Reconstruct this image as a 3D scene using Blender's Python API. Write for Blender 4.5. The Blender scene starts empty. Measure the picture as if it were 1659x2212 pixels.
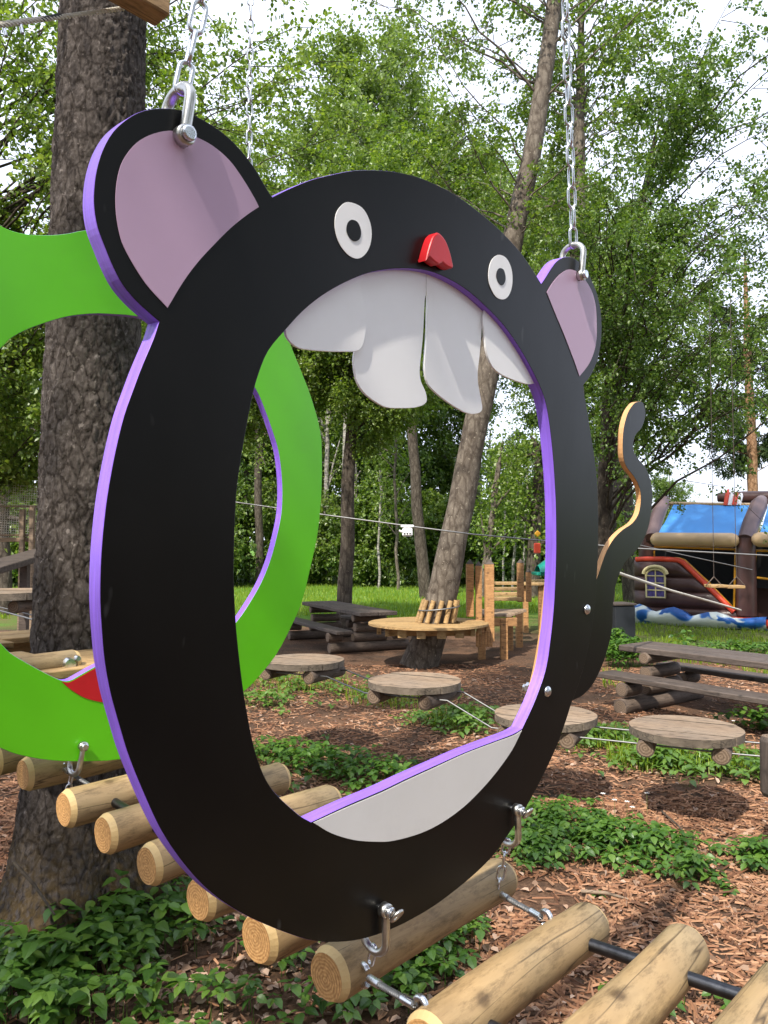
import bpy, bmesh, math, random
import numpy as np
from mathutils import Vector, Matrix, noise as mnoise

R = math.radians
rng = np.random.default_rng(7)
random.seed(7)
SC = bpy.context.scene
COL = SC.collection

# ------------------------------------------------------------------ camera, sky, sun, exposure
FOC, CX, CY, PITCH, EYE = 1671.0, 829.5, 1106.0, R(2.5), 1.6
cam_d = bpy.data.cameras.new('camera')
cam_d.sensor_width = 36.0
cam_d.lens = 36.0 * FOC / 2212.0
cam_d.clip_start, cam_d.clip_end = 0.05, 2000.0
cam = bpy.data.objects.new('camera', cam_d)
cam.location = (0, 0, EYE)
cam.rotation_euler = (R(90) + PITCH, 0, 0)
COL.objects.link(cam)
SC.camera = cam

SUN = Vector((-0.29, -0.575, 0.77)).normalized()        # direction towards the sun
world = bpy.data.worlds.new('World')
SC.world = world
world.use_nodes = True
wn, wl = world.node_tree.nodes, world.node_tree.links
wn.clear()
w_out = wn.new('ShaderNodeOutputWorld')
w_bg = wn.new('ShaderNodeBackground')
sky = wn.new('ShaderNodeTexSky')
sky.sky_type = 'NISHITA'
sky.sun_disc = False
sky.sun_elevation = math.asin(SUN.z)
sky.sun_rotation = math.atan2(SUN.x, SUN.y)
sky.air_density, sky.dust_density, sky.ozone_density = 1.0, 2.5, 1.0
# thin bright cloud veil over the clear sky
w_tc = wn.new('ShaderNodeTexCoord')
w_noise = wn.new('ShaderNodeTexNoise')
w_noise.inputs['Scale'].default_value = 2.2
w_noise.inputs['Detail'].default_value = 7.0
w_noise.inputs['Roughness'].default_value = 0.6
w_ramp = wn.new('ShaderNodeMapRange')
w_ramp.inputs[1].default_value, w_ramp.inputs[2].default_value = 0.3, 0.75
w_ramp.inputs[3].default_value, w_ramp.inputs[4].default_value = 0.68, 0.88
w_mix = wn.new('ShaderNodeMix')
w_mix.data_type = 'RGBA'
w_mix.inputs[7].default_value = (7.6, 8.1, 9.6, 1)
wl.new(w_tc.outputs['Generated'], w_noise.inputs['Vector'])
wl.new(w_noise.outputs['Fac'], w_ramp.inputs[0])
wl.new(w_ramp.outputs[0], w_mix.inputs[0])
wl.new(sky.outputs[0], w_mix.inputs[6])
wl.new(w_mix.outputs[2], w_bg.inputs[0])
w_bg.inputs[1].default_value = 0.128
wl.new(w_bg.outputs[0], w_out.inputs[0])

sun_d = bpy.data.lights.new('sun', 'SUN')
sun_d.energy, sun_d.angle, sun_d.color = 4.0, R(1.0), (1.0, 0.93, 0.82)
sun = bpy.data.objects.new('sun', sun_d)
sun.rotation_euler = (-SUN).to_track_quat('-Z', 'Y').to_euler()
COL.objects.link(sun)

vs = SC.view_settings
vs.view_transform, vs.look, vs.exposure, vs.gamma = 'Standard', 'None', 0.80, 1.0
vs.use_curve_mapping = False
cy = SC.cycles
cy.max_bounces, cy.diffuse_bounces, cy.glossy_bounces = 8, 4, 3
cy.transmission_bounces, cy.transparent_max_bounces = 4, 6
cy.use_denoising = True

# ------------------------------------------------------------------ geometry helpers
def ray(u, v):
    x, y = (u - CX) / FOC, -(v - CY) / FOC
    c, s = math.cos(PITCH), math.sin(PITCH)
    return Vector((x, c - s * y, s + c * y))

def at(u, v, Y):
    r = ray(u, v)
    return Vector((0, 0, EYE)) + r * (Y / r.y)

def ground_at(u, v, z=0.0):
    r = ray(u, v)
    return Vector((0, 0, EYE)) + r * ((z - EYE) / r.z)

def link(o, parent=None):
    COL.objects.link(o)
    if parent is not None:
        o.parent = parent
    return o

def tag(o, label=None, cat=None, group=None, kind=None):
    if label: o['label'] = label
    if cat: o['category'] = cat
    if group: o['group'] = group
    if kind: o['kind'] = kind
    return o

def empty(name, loc=(0, 0, 0), mat=None, rz=0.0):
    o = bpy.data.objects.new(name, None)
    o.empty_display_size = 0.1
    if mat is not None:
        o.matrix_world = mat
    else:
        o.location = loc
        o.rotation_euler = (0, 0, rz)
    return link(o)

class MB:
    """collects faces, then links them as one mesh object"""
    def __init__(s):
        s.v, s.f, s.m, s.sm = [], [], [], []
    def add(s, verts, faces, mi=0, smooth=False):
        n = len(s.v)
        s.v.extend([tuple(p) for p in verts])
        for f in faces:
            s.f.append([i + n for i in f]); s.m.append(mi); s.sm.append(smooth)
    def box(s, c, size, rot=None, mi=0, bev=0.0):
        c = Vector(c); hx, hy, hz = [k / 2 for k in size]
        if bev <= 0:
            vs_ = [(x, y, z) for z in (-hz, hz) for y in (-hy, hy) for x in (-hx, hx)]
            fs = [(0, 2, 3, 1), (4, 5, 7, 6), (0, 1, 5, 4), (2, 6, 7, 3), (0, 4, 6, 2), (1, 3, 7, 5)]
        else:
            bm = bmesh.new()
            bmesh.ops.create_cube(bm, size=1.0)
            for q in bm.verts:
                q.co = Vector((q.co.x * size[0], q.co.y * size[1], q.co.z * size[2]))
            bmesh.ops.bevel(bm, geom=bm.edges[:], offset=bev, segments=1, affect='EDGES')
            bm.verts.index_update()
            vs_ = [tuple(q.co) for q in bm.verts]
            fs = [[q.index for q in f.verts] for f in bm.faces]
            bm.free()
        M = rot if rot is not None else Matrix.Identity(3)
        s.add([c + M @ Vector(p) for p in vs_], fs, mi)
        return s
    def tube(s, pts, rad, n=10, caps=True, mi=0, cap_mi=None, smooth=True, closed=False, wob=0.0):
        pts = [Vector(p) for p in pts]
        m = len(pts)
        rad = [rad] * m if not hasattr(rad, '__len__') else rad
        up = None; rings = []
        for i, p in enumerate(pts):
            if closed: t = pts[(i + 1) % m] - pts[i - 1]
            else: t = pts[min(i + 1, m - 1)] - pts[max(i - 1, 0)]
            t = t.normalized() if t.length > 1e-9 else Vector((0, 0, 1))
            if up is None:
                up = Vector((0, 0, 1)) if abs(t.z) < 0.9 else Vector((1, 0, 0))
            a = t.cross(up)
            a = a.normalized() if a.length > 1e-6 else t.orthogonal().normalized()
            b = a.cross(t).normalized(); up = b
            row = []
            for k in range(n):
                th = 2 * math.pi * k / n
                r = rad[i]
                if wob: r *= 1 + wob * mnoise.noise(Vector((p.x * 3 + math.cos(th) * 2, p.y * 3 + math.sin(th) * 2, p.z * 3)))
                row.append(p + a * (math.cos(th) * r) + b * (math.sin(th) * r))
            rings.append(row)
        vs_ = [q for row in rings for q in row]
        fs = []
        rr = m if closed else m - 1
        for i in range(rr):
            j = (i + 1) % m
            for k in range(n):
                k2 = (k + 1) % n
                fs.append((i * n + k, j * n + k, j * n + k2, i * n + k2))
        s.add(vs_, fs, mi, smooth)
        if caps and not closed:
            cm = mi if cap_mi is None else cap_mi
            s.add(rings[0], [list(range(n))], cm); s.add(rings[-1], [list(range(n))[::-1]], cm)
        return s
    def prism(s, poly, z0, z1, mi=0, side_mi=None):
        """poly: list of (x, y), counter-clockwise"""
        n = len(poly)
        lo = [(x, y, z0) for x, y in poly]; hi = [(x, y, z1) for x, y in poly]
        s.add(hi, [list(range(n))], mi); s.add(lo, [list(range(n))[::-1]], mi)
        s.add(lo + hi, [(i, (i + 1) % n, n + (i + 1) % n, n + i) for i in range(n)], mi if side_mi is None else side_mi)
        return s
    def mesh(s, name, mats):
        me = bpy.data.meshes.new(name)
        me.from_pydata(s.v, [], s.f)
        for m in (mats if isinstance(mats, (list, tuple)) else [mats]):
            me.materials.append(m)
        me.polygons.foreach_set('material_index', s.m)
        me.polygons.foreach_set('use_smooth', s.sm)
        me.update()
        return me
    def build(s, name, mats, parent=None, mat=None):
        o = bpy.data.objects.new(name, s.mesh(name, mats))
        link(o, parent)
        if mat is not None: o.matrix_world = mat
        return o

def np_mesh(name, verts, faces, mat, smooth=False):
    """verts (N,3) array, faces (M,k) int array, all with k corners"""
    me = bpy.data.meshes.new(name)
    k = faces.shape[1]
    me.vertices.add(len(verts)); me.vertices.foreach_set('co', np.ascontiguousarray(verts, dtype=np.float32).ravel())
    me.loops.add(faces.size); me.loops.foreach_set('vertex_index', np.ascontiguousarray(faces, dtype=np.int32).ravel())
    me.polygons.add(len(faces))
    me.polygons.foreach_set('loop_start', np.arange(0, faces.size, k, dtype=np.int32))
    me.polygons.foreach_set('loop_total', np.full(len(faces), k, dtype=np.int32))
    me.polygons.foreach_set('use_smooth', np.full(len(faces), smooth, dtype=bool))
    me.materials.append(mat)
    me.update(calc_edges=True)
    return me

def smooth_closed(pts, sub=4, corners=()):
    """closed Catmull-Rom through pts; indices in corners stay sharp"""
    n = len(pts); out = []
    P = [Vector((p[0], p[1])) for p in pts]
    for i in range(n):
        p1, p2 = P[i], P[(i + 1) % n]
        p0 = P[i - 1] if i not in corners else p1 * 2 - p2
        p3 = P[(i + 2) % n] if ((i + 1) % n) not in corners else p2 * 2 - p1
        for k in range(sub):
            t = k / sub
            q = 0.5 * ((2 * p1) + (-p0 + p2) * t + (2 * p0 - 5 * p1 + 4 * p2 - p3) * t * t + (-p0 + 3 * p1 - 3 * p2 + p3) * t ** 3)
            out.append((q.x, q.y))
    return out

def plate(name, loops, z_front, thick, mats, parent, bevel=0.002):
    """flat panel with holes from closed 2D loops; slot 0 faces, slot 1 rim"""
    cu = bpy.data.curves.new(name, 'CURVE')
    cu.dimensions, cu.fill_mode = '2D', 'BOTH'
    cu.extrude = thick / 2 - bevel
    cu.bevel_depth, cu.bevel_resolution = bevel, 1
    cu.offset = -bevel
    for lp in loops:
        sp = cu.splines.new('POLY')
        sp.points.add(len(lp) - 1)
        for i, (x, y) in enumerate(lp): sp.points[i].co = (x, y, 0, 1)
        sp.use_cyclic_u = True
    tmp = bpy.data.objects.new('tmp', cu); COL.objects.link(tmp)
    dg = bpy.context.evaluated_depsgraph_get()
    me = bpy.data.meshes.new_from_object(tmp.evaluated_get(dg))
    bpy.data.objects.remove(tmp); bpy.data.curves.remove(cu)
    me.name = name
    me.materials.clear()
    for m in mats: me.materials.append(m)
    me.transform(Matrix.Translation((0, 0, z_front - thick / 2)))
    for p in me.polygons:
        p.material_index = 0 if (abs(p.normal.z) > 0.9 or len(mats) == 1) else 1
        p.use_smooth = False
    o = bpy.data.objects.new(name, me)
    return link(o, parent)

# ------------------------------------------------------------------ materials
def nmat(name):
    m = bpy.data.materials.new(name); m.use_nodes = True
    nt = m.node_tree; b = nt.nodes['Principled BSDF']
    return m, nt.nodes, nt.links, b

def N(nodes, t, **kw):
    n = nodes.new(t)
    for k, v in kw.items():
        if k.startswith('i_'): n.inputs[k[2:].replace('_', ' ')].default_value = v
        else: setattr(n, k, v)
    return n

def ramp(nodes, stops, interp='LINEAR'):
    r = nodes.new('ShaderNodeValToRGB'); r.color_ramp.interpolation = interp
    e = r.color_ramp.elements
    while len(e) < len(stops): e.new(0.5)
    for i, (p, c) in enumerate(stops):
        e[i].position = p; e[i].color = (*c, 1) if len(c) == 3 else c
    return r

def coords(nodes, links, scale=(1, 1, 1), rot=(0, 0, 0), kind='Object'):
    tc = nodes.new('ShaderNodeTexCoord'); mp = nodes.new('ShaderNodeMapping')
    mp.inputs['Scale'].default_value = scale; mp.inputs['Rotation'].default_value = rot
    links.new(tc.outputs[kind], mp.inputs['Vector'])
    return mp.outputs['Vector']

def mix(nodes, links, fac, a, b, mode='MIX'):
    m = nodes.new('ShaderNodeMix'); m.data_type = 'RGBA'; m.blend_type = mode
    for sock, val in ((0, fac), (6, a), (7, b)):
        if hasattr(val, 'is_output'): links.new(val, m.inputs[sock])
        elif sock == 0: m.inputs[0].default_value = val
        else: m.inputs[sock].default_value = (*val, 1)
    return m.outputs[2]

def paint(name, col, rough=0.4, var=0.12, scale=8.0, bump=0.02, spec=0.5, streak=None, dirt=0.0):
    m, n, l, b = nmat(name)
    co = coords(n, l, streak or (1, 1, 1))
    ns = N(n, 'ShaderNodeTexNoise', i_Scale=scale, i_Detail=6.0, i_Roughness=0.6)
    l.new(co, ns.inputs['Vector'])
    c1 = tuple(max(0, c * (1 - var)) for c in col); c2 = tuple(min(1, c * (1 + var)) for c in col)
    rp = ramp(n, [(0.3, c1), (0.7, c2)]); l.new(ns.outputs['Fac'], rp.inputs[0])
    colr = rp.outputs[0]
    if dirt:
        d = N(n, 'ShaderNodeTexNoise', i_Scale=2.3, i_Detail=9.0, i_Roughness=0.75)
        l.new(coords(n, l), d.inputs['Vector'])
        dr = ramp(n, [(0.5, (0, 0, 0)), (0.75, (dirt, dirt, dirt))]); l.new(d.outputs['Fac'], dr.inputs[0])
        colr = mix(n, l, dr.outputs[0], colr, (0.16, 0.13, 0.09))
    l.new(colr, b.inputs['Base Color'])
    b.inputs['Roughness'].default_value = rough
    b.inputs['Specular IOR Level'].default_value = spec
    if bump:
        bp = N(n, 'ShaderNodeBump', i_Strength=bump * 10, i_Distance=0.002)
        n2 = N(n, 'ShaderNodeTexNoise', i_Scale=scale * 12, i_Detail=3.0)
        l.new(co, n2.inputs['Vector']); l.new(n2.outputs['Fac'], bp.inputs['Height'])
        l.new(bp.outputs[0], b.inputs['Normal'])
        rr = N(n, 'ShaderNodeMapRange'); rr.inputs[3].default_value = rough * 0.75; rr.inputs[4].default_value = min(1, rough * 1.3)
        l.new(ns.outputs['Fac'], rr.inputs[0]); l.new(rr.outputs[0], b.inputs['Roughness'])
    return m

def black_board():
    m, n, l, b = nmat('black_film_plywood')
    co = coords(n, l)
    ns = N(n, 'ShaderNodeTexNoise', i_Scale=3.0, i_Detail=6.0, i_Roughness=0.65); l.new(co, ns.inputs['Vector'])
    rp = ramp(n, [(0.3, (0.003, 0.003, 0.003)), (0.75, (0.006, 0.0055, 0.005))]); l.new(ns.outputs['Fac'], rp.inputs[0])
    # small pale scuffs and drips with shapes of their own
    v = N(n, 'ShaderNodeTexNoise', i_Scale=26.0, i_Detail=2.0); l.new(coords(n, l, (1, 0.35, 1)), v.inputs['Vector'])
    sr = ramp(n, [(0.71, (0, 0, 0)), (0.80, (0.09, 0.09, 0.09))]); l.new(v.outputs['Fac'], sr.inputs[0])
    l.new(mix(n, l, sr.outputs[0], rp.outputs[0], (0.5, 0.5, 0.5)), b.inputs['Base Color'])
    n2 = N(n, 'ShaderNodeTexNoise', i_Scale=9.0, i_Detail=8.0, i_Roughness=0.7); l.new(coords(n, l, (1, 0.25, 1)), n2.inputs['Vector'])
    rr = N(n, 'ShaderNodeMapRange'); rr.inputs[3].default_value = 0.26; rr.inputs[4].default_value = 0.44
    l.new(n2.outputs['Fac'], rr.inputs[0]); l.new(rr.outputs[0], b.inputs['Roughness'])
    bp = N(n, 'ShaderNodeBump', i_Strength=0.10, i_Distance=0.002); l.new(n2.outputs['Fac'], bp.inputs['Height']); l.new(bp.outputs[0], b.inputs['Normal'])
    b.inputs['Specular IOR Level'].default_value = 0.20
    return m

def wood(name, light, dark, grain=(2, 30, 30), rough=0.65, knots=True, bump=0.3, grey=None):
    """long grain along local X"""
    m, n, l, b = nmat(name)
    co = coords(n, l, grain)
    info = n.new('ShaderNodeObjectInfo')
    off = N(n, 'ShaderNodeVectorMath', operation='SCALE'); off.inputs[0].default_value = (37, 17, 23)
    l.new(info.outputs['Random'], off.inputs['Scale'])
    ad = N(n, 'ShaderNodeVectorMath', operation='ADD'); l.new(co, ad.inputs[0]); l.new(off.outputs[0], ad.inputs[1])
    ns = N(n, 'ShaderNodeTexNoise', i_Scale=1.0, i_Detail=6.0, i_Roughness=0.65, i_Distortion=0.6); l.new(ad.outputs[0], ns.inputs['Vector'])
    rp = ramp(n, [(0.28, dark), (0.5, tuple((a + c) / 2 for a, c in zip(light, dark))), (0.68, light)]); l.new(ns.outputs['Fac'], rp.inputs[0])
    colr = rp.outputs[0]
    big = N(n, 'ShaderNodeTexNoise', i_Scale=2.5, i_Detail=3.0); l.new(coords(n, l), big.inputs['Vector'])
    if grey:
        gr = ramp(n, [(0.35, (0, 0, 0)), (0.7, (0.8, 0.8, 0.8))]); l.new(big.outputs['Fac'], gr.inputs[0])
        colr = mix(n, l, gr.outputs[0], colr, grey)
    if knots:
        vo = N(n, 'ShaderNodeTexVoronoi', i_Scale=1.0); l.new(coords(n, l, (8, 9, 9)), vo.inputs['Vector'])
        kr = ramp(n, [(0.0, (1, 1, 1)), (0.10, (0.75, 0.75, 0.75)), (0.15, (0.25, 0.25, 0.25)), (0.24, (0, 0, 0))]); l.new(vo.outputs['Distance'], kr.inputs[0])
        colr = mix(n, l, kr.outputs[0], colr, tuple(c * 0.42 for c in dark))
    # drying cracks
    cr = N(n, 'ShaderNodeTexNoise', i_Scale=1.0, i_Detail=2.0); l.new(coords(n, l, (0.9, 16, 16)), cr.inputs['Vector'])
    cc = ramp(n, [(0.488, (0, 0, 0)), (0.5, (0.9, 0.9, 0.9)), (0.512, (0, 0, 0))]); l.new(cr.outputs['Fac'], cc.inputs[0])
    gate = ramp(n, [(0.46, (0, 0, 0)), (0.52, (1, 1, 1))]); l.new(big.outputs['Fac'], gate.inputs[0])
    ck = N(n, 'ShaderNodeMath', operation='MULTIPLY'); l.new(cc.outputs[0], ck.inputs[0]); l.new(gate.outputs[0], ck.inputs[1])
    colr = mix(n, l, ck.outputs[0], colr, tuple(c * 0.2 for c in dark))
    # ingrained dirt and weathering specks
    sk = N(n, 'ShaderNodeTexNoise', i_Scale=1.0, i_Detail=8.0, i_Roughness=0.75); l.new(coords(n, l, (14, 48, 48)), sk.inputs['Vector'])
    sr = ramp(n, [(0.36, (0.42, 0.40, 0.38)), (0.52, (1, 1, 1))]); l.new(sk.outputs['Fac'], sr.inputs[0])
    colr = mix(n, l, 0.75, colr, sr.outputs[0], 'MULTIPLY')
    # each piece its own tone
    hv = N(n, 'ShaderNodeHueSaturation'); l.new(colr, hv.inputs['Color'])
    vr = N(n, 'ShaderNodeMapRange'); vr.inputs[3].default_value = 0.84; vr.inputs[4].default_value = 1.14
    l.new(info.outputs['Random'], vr.inputs[0]); l.new(vr.outputs[0], hv.inputs['Value'])
    l.new(hv.outputs[0], b.inputs['Base Color'])
    b.inputs['Roughness'].default_value = rough
    bp = N(n, 'ShaderNodeBump', i_Strength=bump, i_Distance=0.004); l.new(ns.outputs['Fac'], bp.inputs['Height']); l.new(bp.outputs[0], b.inputs['Normal'])
    return m

def endgrain(name, light, dark, scale=60):
    """growth rings round local X"""
    m, n, l, b = nmat(name)
    tc = n.new('ShaderNodeTexCoord'); sp = n.new('ShaderNodeSeparateXYZ'); cb = n.new('ShaderNodeCombineXYZ')
    l.new(tc.outputs['Object'], sp.inputs[0]); l.new(sp.outputs['Y'], cb.inputs['X']); l.new(sp.outputs['Z'], cb.inputs['Y'])
    nz = N(n, 'ShaderNodeTexNoise', i_Scale=18.0, i_Detail=4.0); l.new(cb.outputs[0], nz.inputs['Vector'])
    wv = N(n, 'ShaderNodeTexWave', wave_type='RINGS', rings_direction='SPHERICAL', i_Scale=scale, i_Distortion=3.5, i_Detail=4.0)
    wv.inputs['Detail Scale'].default_value = 1.2
    l.new(cb.outputs[0], wv.inputs['Vector'])
    rp = ramp(n, [(0.15, dark), (0.75, light)]); l.new(wv.outputs['Fac'], rp.inputs[0])
    sp2 = N(n, 'ShaderNodeTexNoise', i_Scale=130.0, i_Detail=3.0); l.new(tc.outputs['Object'], sp2.inputs['Vector'])
    r2 = ramp(n, [(0.35, (0.55, 0.5, 0.45)), (0.65, (1.0, 1.0, 1.0))]); l.new(sp2.outputs['Fac'], r2.inputs[0])
    l.new(mix(n, l, 0.7, rp.outputs[0], r2.outputs[0], 'MULTIPLY'), b.inputs['Base Color'])
    b.inputs['Roughness'].default_value = 0.8
    bp = N(n, 'ShaderNodeBump', i_Strength=0.4, i_Distance=0.003); l.new(sp2.outputs['Fac'], bp.inputs['Height']); l.new(bp.outputs[0], b.inputs['Normal'])
    return m

def metal(name, col, rough, var=0.3):
    m, n, l, b = nmat(name)
    ns = N(n, 'ShaderNodeTexNoise', i_Scale=60.0, i_Detail=4.0); l.new(coords(n, l), ns.inputs['Vector'])
    rr = N(n, 'ShaderNodeMapRange'); rr.inputs[3].default_value = rough * (1 - var); rr.inputs[4].default_value = rough * (1 + var)
    l.new(ns.outputs['Fac'], rr.inputs[0]); l.new(rr.outputs[0], b.inputs['Roughness'])
    rp = ramp(n, [(0.3, tuple(c * 0.8 for c in col)), (0.7, col)]); l.new(ns.outputs['Fac'], rp.inputs[0]); l.new(rp.outputs[0], b.inputs['Base Color'])
    b.inputs['Metallic'].default_value = 1.0
    return m

def bark(name, c1, c2, c3, scale=(9, 9, 5), bump=0.8, moss=None, plate=1.6, dark=(0.45, 0.42, 0.4), edge=0.16):
    m, n, l, b = nmat(name)
    co = coords(n, l, scale)
    ns = N(n, 'ShaderNodeTexNoise', i_Scale=2.0, i_Detail=9.0, i_Roughness=0.72, i_Distortion=0.5); l.new(co, ns.inputs['Vector'])
    vo = N(n, 'ShaderNodeTexVoronoi', feature='DISTANCE_TO_EDGE', i_Scale=plate)
    wrp = mix(n, l, 0.35, co, ns.outputs['Color']); l.new(wrp, vo.inputs['Vector'])
    rp = ramp(n, [(0.3, c1), (0.52, c2), (0.72, c3)]); l.new(ns.outputs['Fac'], rp.inputs[0])
    vr = ramp(n, [(0.0, dark), (edge, (1, 1, 1))]); l.new(vo.outputs['Distance'], vr.inputs[0])
    colr = mix(n, l, 0.8, rp.outputs[0], vr.outputs[0], 'MULTIPLY')
    # lichen freckles
    li = N(n, 'ShaderNodeTexNoise', i_Scale=34.0, i_Detail=2.0); l.new(coords(n, l), li.inputs['Vector'])
    lr = ramp(n, [(0.66, (0, 0, 0)), (0.72, (0.5, 0.5, 0.5))]); l.new(li.outputs['Fac'], lr.inputs[0])
    colr = mix(n, l, lr.outputs[0], colr, tuple(min(1, c * 1.9) for c in c3))
    if moss:
        sp = n.new('ShaderNodeSeparateXYZ'); tc = n.new('ShaderNodeTexCoord'); l.new(tc.outputs['Object'], sp.inputs[0])
        mr = N(n, 'ShaderNodeMapRange'); mr.inputs[1].default_value = 0.55; mr.inputs[2].default_value = 0.05
        l.new(sp.outputs['Z'], mr.inputs[0])
        mm = N(n, 'ShaderNodeMath', operation='MULTIPLY'); l.new(mr.outputs[0], mm.inputs[0])
        mz = ramp(n, [(0.35, (0, 0, 0)), (0.6, (1, 1, 1))]); l.new(li.outputs['Fac'], mz.inputs[0]); l.new(mz.outputs[0], mm.inputs[1])
        colr = mix(n, l, mm.outputs[0], colr, moss)
    l.new(colr, b.inputs['Base Color'])
    b.inputs['Roughness'].default_value = 0.9
    b.inputs['Specular IOR Level'].default_value = 0.2
    hh = N(n, 'ShaderNodeMath', operation='ADD'); l.new(ns.outputs['Fac'], hh.inputs[0]); l.new(vo.outputs['Distance'], hh.inputs[1])
    bp = N(n, 'ShaderNodeBump', i_Strength=bump, i_Distance=0.02); l.new(hh.outputs[0], bp.inputs['Height']); l.new(bp.outputs[0], b.inputs['Normal'])
    return m

def leafmat(name, cols, trans=0.5, gloss=0.04):
    m = bpy.data.materials.new(name); m.use_nodes = True
    n, l = m.node_tree.nodes, m.node_tree.links; n.clear()
    out = n.new('ShaderNodeOutputMaterial')
    g = n.new('ShaderNodeNewGeometry')
    k = len(cols)
    rp = ramp(n, [(i / max(1, k - 1), c) for i, c in enumerate(cols)]); l.new(g.outputs['Random Per Island'], rp.inputs[0])
    d = n.new('ShaderNodeBsdfDiffuse'); t = n.new('ShaderNodeBsdfTranslucent'); gl = n.new('ShaderNodeBsdfGlossy')
    gl.inputs['Roughness'].default_value = 0.42; gl.inputs['Color'].default_value = (0.9, 0.95, 0.9, 1)
    l.new(rp.outputs[0], d.inputs[0])
    tcol = mix(n, l, 1.0, rp.outputs[0], (1.25, 1.3, 0.55), 'MULTIPLY'); l.new(tcol, t.inputs[0])
    m1 = n.new('ShaderNodeMixShader'); m1.inputs[0].default_value = trans; l.new(d.outputs[0], m1.inputs[1]); l.new(t.outputs[0], m1.inputs[2])
    m2 = n.new('ShaderNodeMixShader'); m2.inputs[0].default_value = gloss; l.new(m1.outputs[0], m2.inputs[1]); l.new(gl.outputs[0], m2.inputs[2])
    l.new(m2.outputs[0], out.inputs[0])
    return m

def islandmat(name, cols, rough=0.8, spec=0.3):
    m, n, l, b = nmat(name)
    g = n.new('ShaderNodeNewGeometry'); k = len(cols)
    rp = ramp(n, [(i / max(1, k - 1), c) for i, c in enumerate(cols)]); l.new(g.outputs['Random Per Island'], rp.inputs[0])
    l.new(rp.outputs[0], b.inputs['Base Color']); b.inputs['Roughness'].default_value = rough; b.inputs['Specular IOR Level'].default_value = spec
    return m

M = {}
M['black'] = black_board()
M['purple'] = paint('purple_edge_paint', (0.25, 0.125, 0.70), 0.40, 0.20, 4.0, 0.03, streak=(1.6, 1.6, 45))
M['green'] = paint('green_board_paint', (0.12, 0.56, 0.008), 0.30, 0.05, 3.0, 0.004, dirt=0.10)
M['pink'] = paint('pink_paint', (0.50, 0.34, 0.48), 0.42, 0.04, 4.0, 0.004)
M['white'] = paint('white_board', (0.87, 0.87, 0.875), 0.35, 0.03, 5.0, 0.003)
M['offwhite'] = paint('greyish_white_paint', (0.68, 0.67, 0.66), 0.5, 0.03, 4.0, 0.004, dirt=0.12)
M['red'] = paint('red_paint', (0.55, 0.012, 0.018), 0.36, 0.10, 6.0, 0.02)
M['tailedge'] = paint('raw_plywood_edge', (0.56, 0.30, 0.125), 0.6, 0.16, 5.0, 0.02, streak=(1, 1, 30))
M['log'] = wood('peeled_pine_log', (0.52, 0.35, 0.165), (0.28, 0.17, 0.072), (2.2, 26, 26), 0.6, True, 0.3, grey=(0.27, 0.21, 0.12))
M['logend'] = endgrain('pine_end_grain', (0.62, 0.355, 0.135), (0.46, 0.235, 0.078), 46)
M['chamfer'] = paint('pine_chamfer', (0.60, 0.42, 0.19), 0.6, 0.10, 20.0, 0.03)
M['plank'] = wood('weathered_plank', (0.34, 0.24, 0.155), (0.18, 0.12, 0.075), (2.0, 40, 40), 0.75, True, 0.5, grey=(0.27, 0.21, 0.155))
M['plank_edge'] = wood('weathered_edge', (0.20, 0.16, 0.12), (0.10, 0.08, 0.06), (6, 30, 30), 0.8, False, 0.4)
M['newplank'] = wood('new_yellow_plank', (0.50, 0.33, 0.15), (0.31, 0.19, 0.075), (2.0, 40, 40), 0.65, True, 0.25)
M['greyplank'] = wood('grey_brown_plank', (0.115, 0.088, 0.072), (0.05, 0.037, 0.030), (2.0, 34, 34), 0.7, True, 0.4)
M['greylog'] = wood('grey_round_log', (0.17, 0.125, 0.095), (0.08, 0.056, 0.042), (3.0, 22, 22), 0.8, False, 0.4)
M['greyend'] = endgrain('grey_log_end', (0.23, 0.165, 0.115), (0.13, 0.088, 0.058), 20)
M['larch'] = wood('reddish_larch', (0.50, 0.27, 0.11), (0.32, 0.16, 0.06), (2.0, 34, 34), 0.7, True, 0.3)
M['beam'] = wood('sawn_beam', (0.42, 0.27, 0.13), (0.26, 0.16, 0.07), (2.0, 30, 30), 0.7, True, 0.3)
M['zinc'] = metal('zinc_plated_steel', (0.74, 0.76, 0.80), 0.28)
M['stainless'] = metal('dull_steel', (0.58, 0.57, 0.54), 0.33)
M['cable'] = metal('wire_cable', (0.26, 0.26, 0.26), 0.55)
M['pipe'] = metal('black_steel_pipe', (0.10, 0.105, 0.12), 0.36)
M['rope'] = paint('pale_rope', (0.55, 0.52, 0.45), 0.85, 0.2, 90.0, 0.05)
M['darkbin'] = paint('dark_bin_paint', (0.014, 0.017, 0.022), 0.55, 0.15, 5.0, 0.01)
M['darkmetal'] = paint('dark_rubber', (0.02, 0.02, 0.02), 0.6, 0.3, 9.0, 0.02)
M['bark_spruce'] = bark('spruce_bark', (0.05, 0.041, 0.037), (0.105, 0.088, 0.079), (0.19, 0.166, 0.152), (30, 30, 15), 1.0, moss=(0.13, 0.085, 0.03), plate=1.0, dark=(0.22, 0.19, 0.17), edge=0.12)
M['bark_grey'] = bark('alder_bark', (0.065, 0.052, 0.042), (0.15, 0.125, 0.10), (0.235, 0.205, 0.165), (9, 9, 4), 0.5)
M['bark_dark'] = bark('dark_bark', (0.035, 0.028, 0.022), (0.085, 0.07, 0.055), (0.15, 0.125, 0.10), (8, 8, 3), 0.6)
M['bark_birch'] = bark('birch_bark', (0.09, 0.08, 0.07), (0.33, 0.31, 0.28), (0.50, 0.48, 0.44), (3, 3, 10), 0.3)
M['bark_pine'] = bark('pine_bark', (0.12, 0.06, 0.03), (0.28, 0.16, 0.09), (0.38, 0.25, 0.16), (7, 7, 4), 0.5)
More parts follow.
